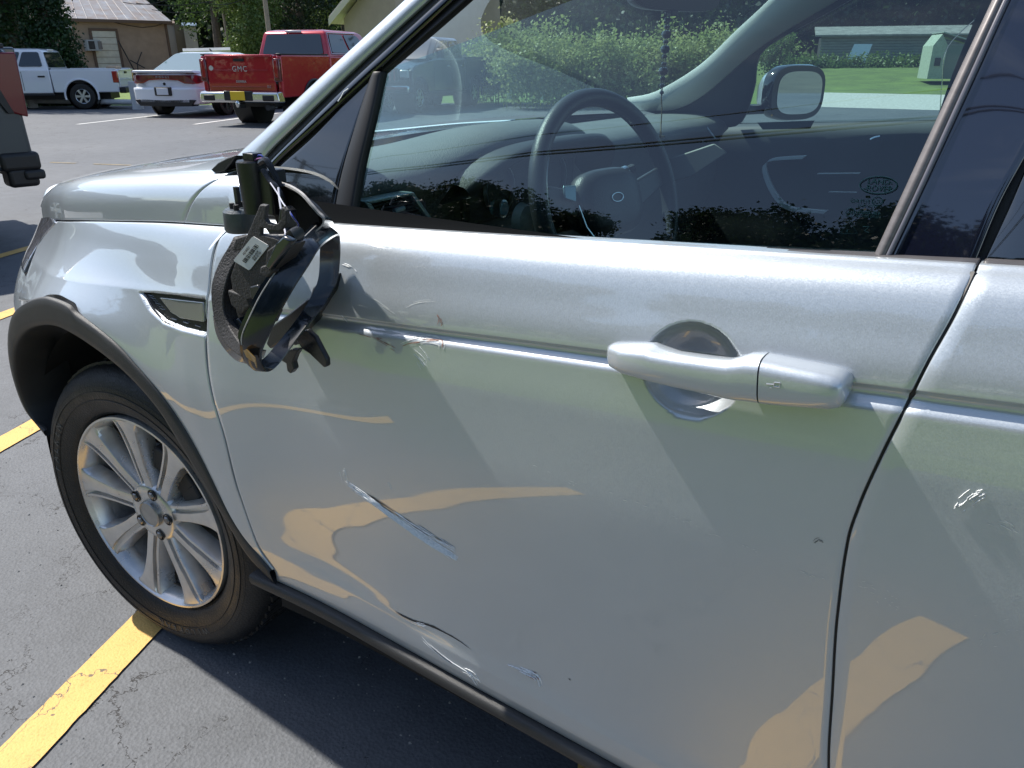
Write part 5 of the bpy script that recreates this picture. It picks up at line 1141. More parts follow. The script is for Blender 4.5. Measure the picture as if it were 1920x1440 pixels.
# poles in view at the top left
pB = ground_of((505, 60), 50); pA = ground_of((431, 90), 56)
utility_pole('thin grey utility pole left of the bright bush tree', pA, 8.5, r0=.11, lean=-.35); utility_pole('thicker pale utility pole rising behind the red pickup', pB, 9, r0=.15, lean=-.12)
for k, (a, b, ya, yb) in enumerate((((255, 6), (430, -6), 0, 0), ((285, 18), (420, 12), 0, 0), ((230, 4), (330, -8), 0, 0), ((395, 7), (470, -12), 0, 0))):
    P1 = gpos(a, 52); P2 = gpos(b, 54); wires(['pale wire crossing above the garage roof', 'lower pale wire right of the garage ridge', 'steep pale wire above the garage ridge', 'dark wire sagging between the two utility poles'][k], P1, P2, .25, .018)
# ------------------------------------------------------------------ tan garage
STUCCO = mat('tan_stucco', (.36, .27, .20), rough=.9, var=.12, vscale=1.5, bump=.2, bscale=20); TIN = mat('tin_roof', (.52, .53, .54), rough=.4, metal=.25, var=.3, vscale=1.2, col2=(.42, .33, .27), detail=8, stretch=(1, 3, 1)); TRIMB = mat('brown_trim', (.13, .085, .06), rough=.7); DOORW = mat('cream_door_paint', (.62, .60, .50), rough=.6, var=.1, vscale=3)
a0 = np.array(gpos((112, 120), 61)); a1 = np.array(gpos((321, 120), 63)); a0[2] = a1[2] = 0; L_ = np.linalg.norm(a1-a0); ang = math.atan2(a1[1]-a0[1], a1[0]-a0[0])
gar = thing('garage', 'tan stucco garage with a rusty tin roof and a cream roll-up door', 'garage', tuple(a0), ang)
H = 3.75; DP = 9.0
def frac(px): # position along the front wall for a pixel column
    d = raydir((px, 100)); A = np.array([[a1[0]-a0[0], -d[0]], [a1[1]-a0[1], -d[1]]]); s = np.linalg.solve(A, CAM[:2]-a0[:2]); return s[0]*L_
def zat(px, s): 
    p = a0+(a1-a0)*s/L_; d = raydir(px); t = ((p-CAM)[:2]@d[:2])/(d[:2]@d[:2]); return float(CAM[2]+t*d[2])
for nm, c, dd in (('front_wall', (L_/2, .1, H/2), (L_, .2, H)), ('back_wall', (L_/2, DP, H/2), (L_, .2, H)), ('side_wall', (.1, DP/2, H/2), (.2, DP-.3, H)), ('side_wall', (L_-.1, DP/2, H/2), (.2, DP-.3, H))): MB().box(c, dd).obj(nm, STUCCO, gar, smooth=False)
oh = .35; rz0 = H+.0; rh = 3.4
rf = MB().plate([(-oh, -oh-.1, rz0), (L_+oh, -oh-.1, rz0), (L_-1.6, DP/2, rz0+rh), (1.6, DP/2, rz0+rh)], (0, 0, .08)).obj('roof', TIN, gar, smooth=False)
MB().plate([(-oh, DP+oh, rz0), (L_+oh, DP+oh, rz0), (L_-1.6, DP/2, rz0+rh), (1.6, DP/2, rz0+rh)], (0, 0, .08)).plate([(L_+oh, -oh, rz0), (L_+oh, DP+oh, rz0), (L_-1.6, DP/2, rz0+rh)], (0, 0, .08)).plate([(-oh, -oh, rz0), (-oh, DP+oh, rz0), (1.6, DP/2, rz0+rh)], (0, 0, .08)).obj('roof_back', TIN, gar, smooth=False)
k = 0
for u in np.arange(.2, L_, .62):
    t1 = .5+.5*0; x1 = 1.6+(L_-3.2)*u/L_; MB().tube([(u, -oh-.1, rz0+.10), (x1, DP/2, rz0+rh+.10)], .025, 4).obj('roof_seam', TIN, rf)
for o in list(rf.children): o.matrix_parent_inverse = Matrix.Identity(4)
MB().box((L_/2, -oh-.12, rz0+.02), (L_+2*oh, .06, .18)).obj('fascia', TRIMB, gar, smooth=False)
MB().box((L_+.03, -.05, H/2), (.14, .12, H-.1)).obj('downpipe', TRIMB, gar, smooth=False)
g0, g1 = frac(179), frac(223); gt = zat((200, 58), (g0+g1)/2); nsl = 8
for k in range(nsl):
    MB().box(((g0+g1)/2, -.03, gt*(k+.5)/nsl), (g1-g0, .06, gt/nsl-.03)).obj('door_panel', DOORW, gar, smooth=False)
for x in (g0-.08, g1+.08): MB().box((x, -.06, gt/2), (.16, .10, gt)).obj('door_jamb', TRIMB, gar, smooth=False)
MB().box(((g0+g1)/2, -.06, gt+.08), (g1-g0+.3, .10, .14)).obj('door_head', TRIMB, gar, smooth=False)
ax0, ax1 = frac(160), frac(185); az1, az0 = zat((172, 75), ax0), zat((172, 95), ax0)
ac = MB().box(((ax0+ax1)/2, -.45, (az0+az1)/2), (ax1-ax0, .8, az1-az0)).obj('air_conditioner', mat('ac_grey', (.33, .36, .38), rough=.5), gar, smooth=False)
MB().box(((ax0+ax1)/2-.15, -.87, (az0+az1)/2), ((ax1-ax0)*.45, .03, (az1-az0)*.75)).obj('vent_grille', IRON, ac, smooth=False)
MB().box(((ax0+ax1)/2+.35, -.87, (az0+az1)/2), ((ax1-ax0)*.3, .03, (az1-az0)*.75)).obj('vent_grille', mat('ac_dark', (.16, .15, .14), rough=.6), ac, smooth=False)
MB().box((frac(137), -.12, zat((135, 50), frac(137))), (.35, .25, .2)).obj('wall_lamp', mat('lamp_white', (.6, .6, .58)), gar, smooth=False)
MB().box((frac(140), -.02, zat((140, 95), frac(140))), (1.0, .03, 1.6)).obj('wall_panel', mat('tan_panel', (.30, .23, .18), rough=.8), gar, smooth=False)
P = [(frac(p[0]), -.03, zat(p, frac(p[0]))) for p in [(180, 38), (220, 41), (245, 47), (275, 52), (300, 49), (315, 44)]]
MB().tube(P, .02, 5).obj('wall_cable', CABLE, gar)
cl = thing('yard_clutter', 'dark rusty lawn equipment leaning on the garage wall right of the roll-up door', 'equipment', tuple(a0+(a1-a0)*frac(245)/L_), ang)
r = random.Random(4); mb = MB()
mb.tube([(-.8, -.5, 2.6), (-.2, -.6, .9), (.1, -.7, .4)], .04, 6).tube([(.6, -.4, 1.9), (.1, -.7, 1.2), (.0, -.8, .5)], .035, 6).tube([(-.3, -.6, 1.4), (.5, -.8, .9)], .04, 6); mb.obj('handle_bar', IRON, cl)
MB().box((.1, -.8, .35), (1.0, .6, .45)).obj('engine_deck', IRON, cl, bevel=.08)
for x in (-.3, .5): MB().lathe([(-.08, 0), (-.08, .28), (.08, .28), (.08, 0)], 16, 'y', (x, -1.1, .28)).obj('small_wheel', IRON, cl)
bk = thing('rubble_heap', 'low heap of broken brick below the roll-up garage door', 'rubble', tuple(a0+(a1-a0)*frac(215)/L_), ang)
for k in range(14): MB().box((r.uniform(-1, .8), -.5+r.uniform(-.2, .1), .1+.12*(k % 3)), (.3, .2, .14), Matrix.Rotation(r.uniform(0, 3), 3, 'Z')).obj('brick', mat('old_brick', (.30, .17, .13), rough=.9) if k == 0 else bpy.data.materials['old_brick'], bk, smooth=False)
# sheds beyond
def shed(name, label, cat, pxl, pxr, top, D, m, roof, dz=0., depth=3, mono=.3):
    p0 = np.array(gpos((pxl, 100), D)); p1 = np.array(gpos((pxr, 100), D)); h = gpos(((pxl+pxr)/2, top), D)[2]-dz; L2 = np.hypot(*(p1-p0)[:2]); t = thing(name, label, cat, (p0[0], p0[1], dz), math.atan2(p1[1]-p0[1], p1[0]-p0[0]))
    MB().box((L2/2, depth/2, h/2), (L2, depth, h)).obj('wall', m, t, smooth=False); MB().plate([(-.1, -.15, h), (L2+.1, -.15, h), (L2+.1, depth+.15, h+mono), (-.1, depth+.15, h+mono)], (0, 0, .08)).obj('roof', roof, t, smooth=False); return t, L2, h
WHITEP = mat('white_siding', (.55, .56, .56), rough=.6, var=.1, vscale=2); BLUER = mat('blue_roof', (.16, .24, .34), rough=.5)
t_, L2, h2 = shed('white_shed', 'small white shed with a blue roof edge beyond the right end of the garage', 'shed', 351, 374, 50, 66, WHITEP, BLUER)
t_, L2, h2 = shed('grey_container', 'pale grey container half hidden behind the garage corner', 'container', 317, 334, 46, 68, mat('container_grey', (.42, .42, .38), rough=.7), TRIMB)
MB().box((L2+.35, 0, h2/2), (.7, .3, h2)).obj('end_post', mat('olive_post', (.2, .18, .12), rough=.8), t_, smooth=False)
o = sheet('bare_earth', [tuple(gpos((300, 108), 56)[:2]), tuple(gpos((520, 108), 52)[:2]), tuple(gpos((520, 108), 76)[:2]), tuple(gpos((300, 108), 76)[:2])], .002, mat('bare_earth', (.30, .22, .15), rough=.9, var=.3))
bar = thing('white_beam', 'long white beam lying on low supports behind the white sedan roof', 'beam', tuple(gpos((340, 96), 40))); 
pa = np.array(gpos((343, 96.5), 40)); pb = np.array(gpos((432, 94), 40)); MB().tube([(0, 0, 0), tuple(pb-pa)], .12, 4).obj('beam', WHITEP, bar); bar.location = tuple(pa)
for q in (.1, .5, .9): MB().box(tuple((pb-pa)*q+np.array([0, 0, -pa[2]/2])), (.1, .1, pa[2])).obj('support', IRON, bar)
# second tan building at the top, behind the pillar
P0 = np.array(gpos((645, 40), 38)); P0[2] = 0; b2 = thing('tan_building', 'tan building with a white gable edge at the top behind the front pillar', 'building', tuple(P0), 0)
p0 = P0; p1 = np.array(gpos((745, 60), 36)); p1[2] = 0; ang2 = math.atan2(p1[1]-p0[1], p1[0]-p0[0]); b2.rotation_euler = (0, 0, ang2); LL = np.linalg.norm(p1-p0)
he = gpos((650, 25), 38)[2]; hr = gpos((750, -18), 36)[2]
q750 = LL*.55
MB().plate([(0, 0, 0), (LL, 0, 0), (LL, 0, he), (LL*.95, 0, hr+1.2), (0, 0, he-.2)], (0, 8, 0)).obj('wall', mat('tan_block', (.42, .32, .27), rough=.9, var=.06, vscale=2), b2, smooth=False)
MB().plate([(-.5, -.4, he-.42), (q750*1.6, -.4, hr+1.05), (q750*1.6, -.4, hr+1.35), (-.5, -.4, he-.12)], (0, 9, 0)).obj('roof', TIN, b2, smooth=False)
MB().plate([(-.5, -.45, he-.50), (q750*1.6, -.45, hr+.97), (q750*1.6, -.45, hr+1.25), (-.5, -.45, he-.22)], (0, .04, 0)).obj('barge_board', mat('barge_cream', (.55, .50, .42), rough=.6), b2, smooth=False)
# white rail and post
def rail_fence(label, pxs, hz, wd=.16):
    t = thing('rail_fence', label, 'fence', tuple(pxs[0]), 0, None); o0 = np.array(pxs[0])
    for k, p in enumerate(pxs):
        d = np.array(p)-o0; MB().tube([(d[0], d[1], -.1), (d[0], d[1], hz+.22)], .17, 16).obj('post', WHITEP, t)
        if k: q = np.array(pxs[k-1])-o0; dd = (d-q)/np.linalg.norm(d-q); MB().box(tuple((q+d)/2+np.array([0, 0, hz*.35])), (.10, .14, np.linalg.norm(d-q)), Vector(dd).to_track_quat('Z', 'Y').to_matrix()).obj('rail', WHITEP, t, smooth=False)
    return t
t = thing('rail_fence', 'low white rail with a fat round post on the grass beside the white sedan', 'fence', ground_of((257, 190), 27.0)); o0 = np.array(ground_of((257, 190), 27.0)); d = np.array(ground_of((60, 190), 29.5))-o0
MB().tube([(0, 0, -.1), (0, 0, .78)], .16, 20).obj('post', WHITEP, t); MB().tube([(0, 0, .20), tuple(d+np.array([0, 0, .20]))], .075, 12).obj('rail', WHITEP, t); MB().tube([(d[0], d[1], -.1), (d[0], d[1], .5)], .14, 16).obj('post', WHITEP, t)
t = thing('rail_fence', 'white board fence end seen through the windscreen in front of the thicket', 'fence', ground_of((1018, 185), 30)); o0 = np.array(ground_of((1018, 185), 30)); o1 = np.array(ground_of((955, 185), 30.5)); d = o1-o0
for q in (0, 1): MB().box(tuple(d*q+np.array([0, 0, .36])), (.14, .14, .75)).obj('post', WHITEP, t, smooth=False)
MB().box(tuple(d*.5+np.array([0, 0, .5])), (np.linalg.norm(d), .05, .2), Matrix.Rotation(math.atan2(d[1], d[0]), 3, 'Z')).obj('rail', WHITEP, t, smooth=False)
# ------------------------------------------------------------------ beyond the far window: barn, small shed, leaning sheet
GREYW = mat('weathered_boards', (.20, .205, .20), rough=.9, var=.4, vscale=3, stretch=(.6, .6, 14), detail=8)
B0 = np.array(gpos((1536, 100), 60)); B1 = np.array(gpos((1960, 100), 62)); B0[2] = B1[2] = .95; Lb = np.linalg.norm(B1-B0); hb = gpos((1650, 66), 60)[2]-.95
barn = thing('barn', 'long weathered grey board barn seen through the far door window', 'barn', tuple(B0), math.atan2(B1[1]-B0[1], B1[0]-B0[0]))
nb = 11
for k in range(nb): MB().box((Lb/2, .02*(k % 2), hb*(k+.5)/nb), (Lb, .12, hb/nb-.02)).obj('plank', GREYW, barn, smooth=False)
MB().box((Lb/2, 3, hb/2), (Lb-.2, 5.8, hb-.1)).obj('wall_core', mat('barn_dark', (.03, .03, .03), rough=.9), barn, smooth=False)
MB().plate([(-.4, -.5, hb-.05), (Lb+.4, -.5, hb-.05), (Lb+.4, 3, hb+.55), (-.4, 3, hb+.55)], (0, 0, .1)).obj('roof', mat('old_roof', (.22, .22, .21), rough=.8, var=.3, vscale=2), barn, smooth=False)
lp = np.array(gpos((1582, 124), 57)); sh2 = thing('metal_sheet', 'pale metal sheet leaning on the barn wall', 'sheet metal', (lp[0], lp[1], .9)); 
rx = np.array([rt[0], rt[1], 0]); MB().plate([(0, 0, 0), tuple(rx*1.25), tuple(rx*1.6+np.array([0, 0, 1.35])+np.array([-.1, .5, 0])), tuple(rx*.45+np.array([0, 0, 1.35])+np.array([-.1, .5, 0]))], (0, .04, 0)).obj('panel', mat('pale_sheet', (.62, .68, .70), rough=.4, metal=.3), sh2, smooth=False)
S0 = np.array(gpos((1738, 148), 44)); g2 = float(S0[2]); 
ss = thing('small_shed', 'little pale green shed with a grey gable roof on the far lawn', 'shed', (S0[0], S0[1], g2), math.atan2(rt[1], rt[0])-.25)
GRN = mat('pale_green_paint', (.34, .38, .31), rough=.8, var=.15); wS = .62; dS = 2.0; hS = 1.45
MB().plate([(0, 0, 0), (wS, 0, 0), (wS, 0, hS), (wS/2, 0, hS+.5), (0, 0, hS)], (0, 2.1, 0)).obj('wall', GRN, ss, smooth=False)
MB().box((wS+.75, .9, hS/2), (1.5, 1.7, hS)).obj('side_wall', mat('shed_side', (.13, .16, .14), rough=.8), ss, smooth=False)
MB().plate([(wS/2, -.1, hS+.55), (wS/2, 2.2, hS+.55), (wS+1.6, 2.2, hS-.02), (wS+1.6, -.1, hS-.02)], (0, 0, .05)).obj('roof', mat('shed_roof', (.30, .33, .32), rough=.7), ss, smooth=False)
MB().box((wS/2, -.02, .75), (.25, .04, .35)).obj('hatch', IRON, ss, smooth=False)
r = random.Random(33)
for k in range(5):
    p = np.array(gpos((1520+k*22, 126), 56)); o = MB().box((0, 0, .2), (.4, .3, .4), Matrix.Rotation(k, 3, 'Z')).obj('bucket', WHITEP, None, bevel=.05); o.location = (p[0], p[1], .9); tag(o, 'small pale bucket left in the weeds at the foot of the barn', 'bucket', 'junk at the foot of the barn')
    o['label'] = ['small pale bucket left of the leaning metal sheet', 'small pale bucket right of the leaning metal sheet'][k % 2]
    if k > 1: bpy.data.objects.remove(o)
o = leaf_cloud('weed_strip', [(gpos((px, 126), 55)[0], gpos((px, 126), 55)[1], 1.1, 1.1, .9, .5) for px in range(1480, 1960, 14)], 9000, .16, LEAFL, None, 55, shell=.1, up=.8); tag(o, 'ragged weeds along the foot of the barn', 'weeds', kind='stuff')
ells = [(gpos((px, 110), 72)[0], gpos((px, 110), 72)[1], zc, 3, 3, 2.5) for px in range(1380, 2100, 30) for zc in (4, 7.5, 11)]
o = leaf_cloud('tree_mass', ells, 20000, .45, LEAFD, None, 56, shell=.3); tag(o, 'dark trees massed right behind the barn', 'trees', kind='stuff')

# ------------------------------------------------------------------ parked vehicles
PWHITE = mat('white_vehicle_paint', (.74, .76, .80), rough=.3, coat=1, coat_rough=.03); PRED = mat('red_vehicle_paint', (.42, .008, .022), rough=.25, coat=1, metal=.25); PGREY = mat('grey_vehicle_paint', (.032, .046, .055), rough=.3, coat=1, metal=.3)
VGL = mat('vehicle_glass', (.012, .016, .02), rough=.05, coat=1); VGL2 = mat('sedan_screen', (.10, .17, .18), rough=.05, coat=1); LRED = mat('tail_lamp_red', (.35, .012, .015), rough=.12, coat=1); LRED2 = mat('tail_lamp_deep_red', (.13, .002, .006), rough=.25, coat=.2); LDARK = mat('tail_lamp_dark', (.13, .012, .02), rough=.12, coat=1); VBLK = mat('vehicle_black', (.012, .012, .013), rough=.5); PLATEW = mat('plate_white', (.7, .72, .75), rough=.4); PLATEY = mat('plate_yellow', (.85, .55, .03), rough=.4)
CHR = mat('bumper_chrome', (.62, .62, .62), rough=.13, metal=1)
def arch_outline(prof, arches, n=14):
    """closed side outline: bottom edge broken by wheel arches"""
    out = []
    for (x0, z0, x1, arcs) in [prof]:
        pass
    return out
def side_panel(name, top, bottom_z, x0, x1, arches, y, th, m, parent, bev=.03):
    P = [(x0, bottom_z)]
    for (cx, cz, R, rear) in sorted(arches):
        dz = max(-.95*R, bottom_z-cz); a = math.asin(max(-1, min(1, dz/R)))
        for k in range(17): q = math.pi-a-(math.pi-2*a)*k/16; P.append((cx+R*math.cos(q), cz+R*math.sin(q)))
    P.append((x1, bottom_z)); P += top[::-1]
    return MB().plate([(p[0], y, p[1]) for p in P], (0, -th if y > 0 else th, 0)).obj(name, m, parent, bevel=bev, seg=3, sharp=40)
def bgwheel(parent, x, y, R, wd, rimR, rimm, n=6):
    q = bpy.data.objects.new('wheel', None); COL.objects.link(q); q.parent = parent; q.location = (x, y, R); q.rotation_euler = (0, 0, 0 if y > 0 else math.pi)
    # local outward = +y
    MB().lathe([(-wd, rimR*.9), (-wd, R*.93), (-wd*.85, R), (-wd*.15, R), (0, R*.94), (.01, R*.8), (0, rimR), (-.03, rimR*.97)], 40, 'y').obj('tyre', TYRE, q)
    rm_ = MB().lathe([(.004, rimR), (-.01, rimR*.95), (-.07, rimR*.88), (-.09, 0)], 40, 'y').obj('rim', VBLK, q)
    sp = MB()
    for k in range(n):
        a = 2*math.pi*k/n; sp.plate([(rimR*.15*math.cos(a-.8), 0, rimR*.15*math.sin(a-.8)), (rimR*.96*math.cos(a-.17), 0, rimR*.96*math.sin(a-.17)), (rimR*.96*math.cos(a+.17), 0, rimR*.96*math.sin(a+.17)), (rimR*.15*math.cos(a+.8), 0, rimR*.15*math.sin(a+.8))], (0, -.03, 0))
    sp.lathe([(.012, 0), (.012, rimR*.2), (-.02, rimR*.24)], 20, 'y'); sp.tube([(rimR*.95*math.cos(a), -.012, rimR*.95*math.sin(a)) for a in np.linspace(0, 2*math.pi, 33)[:-1]], rimR*.05, 6, closed=True); sp.obj('spokes', rimm, q); return q
def quad(name, A, B, Cc, D, th, m, parent, bev=.0, r=.12):
    """thin rounded panel on the quad A,B,C,D (A..D around); th = outward vector"""
    A, B, Cc, D = [np.array(v, float) for v in (A, B, Cc, D)]; P = []
    for (p, q0, q1) in ((A, D, B), (B, A, Cc), (Cc, B, D), (D, Cc, A)):
        s0 = p+(q0-p)*r; s1 = p+(q1-p)*r
        for t in (0, .33, .67, 1): P.append(tuple((1-t)**2*s0+2*t*(1-t)*p+t*t*s1))
    return MB().plate(P, th).obj(name, m, parent, sharp=30, bevel=bev)
def cabin(parent, base, topz, inset_s, xr0, xr1, xf0, xf1, W, m, glassm, rear_glass, y_in=.0):
    """greenhouse: base z, roof z; rear screen from xr0 (base) to xr1 (roof), windscreen from xf0 to xf1"""
    yb, yt = W, W-inset_s; r0 = [(xr0, base, yb), (xf0, base, yb)]
    rings = []
    def ring(x_a, x_b, z, y): return [(x_a, y, z), (x_a, -y, z), (x_b, -y, z), (x_b, y, z)]
    MB().loft([ring(xr0, xf0, base-.02, yb), ring(xr0+(xr1-xr0)*.9, xf0+(xf1-xf0)*.9, base+(topz-base)*.9, yb+(yt-yb)*.9), ring(xr1+.06, xf1-.08, topz-.01, yt-.05), ring(xr1+.25, xf1-.3, topz+.02, yt-.25)]).obj('cab', m, parent, bevel=.035, seg=3, sharp=50)
    dz = topz-base
    def P(side, u, v): # side surface point: u along, v up
        xa = xr0+(xr1-xr0)*v; xb = xf0+(xf1-xf0)*v; return (xa+(xb-xa)*u, side*(yb+(yt-yb)*v+.004), base+dz*v)
    return P, (lambda u, v: (xr0+(xr1-xr0)*v-.004, (yb+(yt-yb)*v)*u, base+dz*v))
def pickup(label, loc, rz, paint, L=5.9, W=.98, bed=2.0, zb=1.40, zroof=1.95, base=1.38, wr=.40, fl=.55, axle_r=1.25, wb=3.9, rimm=SATINCH, cab_len=2.3, style='red', group=None, scale=1.0):
    t = thing('pickup_truck', label, 'pickup truck', loc, rz, group); t.scale = (scale,)*3
    sill = fl; ar = wr+.09
    for s in (1, -1):
        y = W*s
        bo = side_panel('bed_side', [(0.02, zb-.02), (.10, zb), (bed+.02, zb)], sill, 0.0, bed+.0, [(axle_r, wr+.02, ar, 1)], y, .12, paint, t)
        xh = bed+cab_len; fr = side_panel('cab_side', [(bed+.04, base), (xh-.15, base), (xh+.1, base-.04), (L-.25, base-.16), (L-.02, base-.30)], sill-.02, bed+.04, L-.05, [(axle_r+wb, wr+.02, ar, 1)], y, .12, paint, t)
        # arch lips
        for ax_ in (axle_r, axle_r+wb):
            MB().tube([(ax_+(ar+.01)*math.cos(a), y*1.004, wr+.02+(ar+.01)*math.sin(a)) for a in np.linspace(-.25, math.pi+.25, 24)], .03, 6).obj('arch_lip', VBLK if style != 'white' else paint, t)
            MB().lathe([(-.45, 0), (-.45, ar), (0, ar)], 24, 'y' if s > 0 else 'y', (ax_, y-.13*s if s > 0 else y+.58, wr+.02)).obj('wheel_well', VBLK, t)
        bgwheel(t, axle_r, (W-.03)*s, wr, .25, wr*.58, rimm); bgwheel(t, axle_r+wb, (W-.03)*s, wr, .25, wr*.58, rimm)
        # door cuts and handles
        for xd in (bed+.06+cab_len*.42, bed+.06+cab_len*.95): MB().box((xd, y*1.0, (sill+base)/2), (.012, .01, base-sill-.12)).obj('door_gap', VBLK, t, smooth=False)
        for xd in (bed+.28, bed+.06+cab_len*.42+.25): MB().box((xd, y+.012*s, base-.20), (.2, .03, .045)).obj('door_handle', VBLK if style == 'white' else CHR, t, bevel=.008)
        MB().box((bed+cab_len*.5+.3, y*.97, sill-.06), (cab_len+.6, .12, .06)).obj('running_board', VBLK, t, bevel=.015)
        # wing mirror
        MB().box((bed+cab_len-.15, y+.17*s, base+.14), (.14, .22, .24)).obj('side_mirror', VBLK, t, bevel=.04)
        MB().box((bed/2, y-.06*s, zb+.012), (bed-.06, .11, .03)).obj('bed_rail', VBLK if style != 'white' else paint, t, bevel=.008)
    MB().box((bed/2, 0, sill+.30), (bed, 2*W-.24, .06)).obj('bed_floor', VBLK, t)
    MB().box((bed-.03, 0, (sill+zb)/2+.1), (.06, 2*W-.24, zb-sill-.25)).obj('bed_front', paint, t)
    tg = MB().plate([(-.02, -W+.16, sill+.12), (-.02, W-.16, sill+.12), (-.02, W-.16, zb-.01), (-.02, -W+.16, zb-.01)], (.09, 0, 0)).obj('tailgate', paint, t, bevel=.02, seg=3)
    MB().box((.0, 0, zb-.02), (.16, 2*W-.36, .05)).obj('tailgate_top', paint, tg, bevel=.015)
    MB().box((-.028, 0, zb-.30), (.03, 2*W-.62, .012)).box((-.028, 0, sill+.22), (.03, 2*W-.5, .012)).obj('tailgate_crease', paint, tg, bevel=.004)
    MB().box((-.03, .0, zb-.10), (.03, .26, .06)).obj('tailgate_handle', VBLK, tg, bevel=.01)
    # bonnet, cab
    MB().loft([[(bed+cab_len-.1, y_, z_) for y_, z_ in ((W-.10, sill+.1), (W-.05, base-.03), (0, base+.05), (-W+.05, base-.03), (-W+.10, sill+.1))], [(L-.5, y_, z_) for y_, z_ in ((W-.12, sill), (W-.10, base-.17), (0, base-.06), (-W+.10, base-.17), (-W+.12, sill))], [(L, y_, z_) for y_, z_ in ((W-.22, sill), (W-.24, base-.3), (0, base-.2), (-W+.24, base-.3), (-W+.22, sill))]]).obj('bonnet', paint, t, bevel=.02)
    MB().box((bed+cab_len/2, 0, sill+.35), (cab_len, 2*W-.26, .7)).obj('cab_lower', VBLK, t)
    MB().box((L/2, 0, sill-.10), (L-.8, 1.0, .22)).obj('chassis', VBLK, t)
    PP, RR = cabin(t, base, zroof, .16, bed+.06, bed+.20, bed+cab_len+.35, bed+cab_len-.42, W-.03, paint, VGL, VGL)
    for s in (1, -1):
        for (u0, u1) in ((.06, .40), (.44, .86)) :
            o = quad('side_window', PP(s, u0, .14), PP(s, u1, .14), PP(s, u1 if u1 < .8 else u1-.06, .84), PP(s, u0+.01, .84), (0, .012*s, .003), VGL, t)
            if style == 'red': pass
        if style == 'red': MB().tube([PP(s, .05, .10), PP(s, .04, .88), PP(s, .80, .90)], .012, 6).tube([PP(s, .05, .10), PP(s, .95, .10)], .012, 6).obj('window_chrome', CHR, t)
    quad('rear_screen', RR(-.86, .10), RR(.86, .10), RR(.86, .84), RR(-.86, .84), (-.014, 0, .004), VGL, t, r=.06)
    MB().box((bed+.18, 0, zroof-.03), (.05, .42, .05)).obj('cargo_lamp', mat('lamp_clear', (.8, .75, .75), rough=.2) if 'lamp_clear' not in bpy.data.materials else bpy.data.materials['lamp_clear'], t, bevel=.01)
    return t, tg, W, zb, sill
rp = pickup('dark red pickup truck parked tail-on with a chrome bumper and yellow plate', (-13.3, 10.67, 0), R_(107), PRED, L=6.1, W=1.0, bed=2.05, zb=1.45, zroof=2.0, base=1.42, wr=.41, fl=.60, axle_r=1.28, wb=3.85)
t, tg, W, zb, sill = rp
for s in (1, -1):
    y = (W-.085)*s; la = MB().box((.0, y, zb-.30), (.10, .16, .46)).obj('tail_lamp', LDARK, t, bevel=.02); MB().box((-.045, y-.01*s, zb-.28), (.03, .085, .34)).obj('lamp_element', LRED, la, bevel=.01)
bmp = MB()
bp_o = MB().loft([[(xo, s*W*f, z) for s, f, z in ((1, 1.0, z0), (1, .97, z1), (-1, .97, z1), (-1, 1.0, z0))] for xo, z0, z1 in ((.05, .50, .74), (-.16, .50, .72), (-.20, .54, .70))]).obj('rear_bumper', CHR, t, bevel=.025, seg=3)
MB().box((-.19, 0, .64), (.05, .72, .20)).obj('plate_recess', VBLK, bp_o, bevel=.02); MB().box((-.222, 0, .64), (.012, .36, .18)).obj('number_plate', PLATEY, bp_o, bevel=.006)
for s in (1, -1): MB().box((-.185, s*W*.74, .60), (.06, .30, .13)).obj('bumper_step', VBLK, bp_o, bevel=.04)
MB().box((-.14, 0, .44), (.22, .10, .10)).obj('tow_hitch', VBLK, t, bevel=.01); MB().lathe([(-.05, 0), (-.05, .03), (.0, .05), (.05, .05), (.08, .03), (.08, 0)], 16, 'z', (-.24, 0, .46)).obj('tow_ball', CHR, t)
MB().tube([(.1, -.62, .40), (-.08, -.62, .40)], .06, 16).obj('exhaust', IRON, t)
def back_text(s, size, y, z, x, m, parent, ext=.006, sp=1.05): # text on a face looking along -x
    M = Matrix(((0, 0, -1, x), (-1, 0, 0, y), (0, 1, 0, z), (0, 0, 0, 1))); o = text_on(s, size, parent, M, m, ext=ext, spacing=sp); return o
LETW = mat('badge_silver', (.7, .7, .72), rough=.3, metal=.6)
back_text('GMC', .155, .0, zb-.28, -.03, LETW, tg, sp=1.2); back_text('SIERRA', .07, 0, zb-.53, -.03, LETW, tg, sp=1.2); back_text('SLE', .06, -.68, .82, -.03, LETW, tg); back_text('Z71', .10, 0, 0, 0, LRED, tg) if False else None
MB().lathe([(-.035, 0), (-.035, .05), (-.025, .055)], 20, 'x', (0, .72, zb-.26)).obj('round_badge', LETW, tg)
wp = pickup('white extended cab pickup truck parked side-on in front of the garage', (-22.70, 13.59, 0), R_(225), PWHITE, L=5.4, W=.94, bed=1.9, zb=1.17, zroof=1.76, base=1.17, wr=.385, fl=.50, axle_r=1.12, wb=3.2, style='white', cab_len=1.85, scale=.95)
t, tg, W, zb, sill = wp
for s in (1, -1): MB().box((.06, (W-.05)*s, zb-.22), (.16, .13, .34)).obj('tail_lamp', LRED, t, bevel=.02)
MB().box((-.08, 0, .56), (.2, 1.8, .18)).obj('rear_bumper', VBLK, t, bevel=.03)
MB().box((.3, 0, zb+.02), (.35, .5, .16)).obj('bed_load', mat('tan_cloth', (.5, .36, .24), rough=.9), t, bevel=.05)
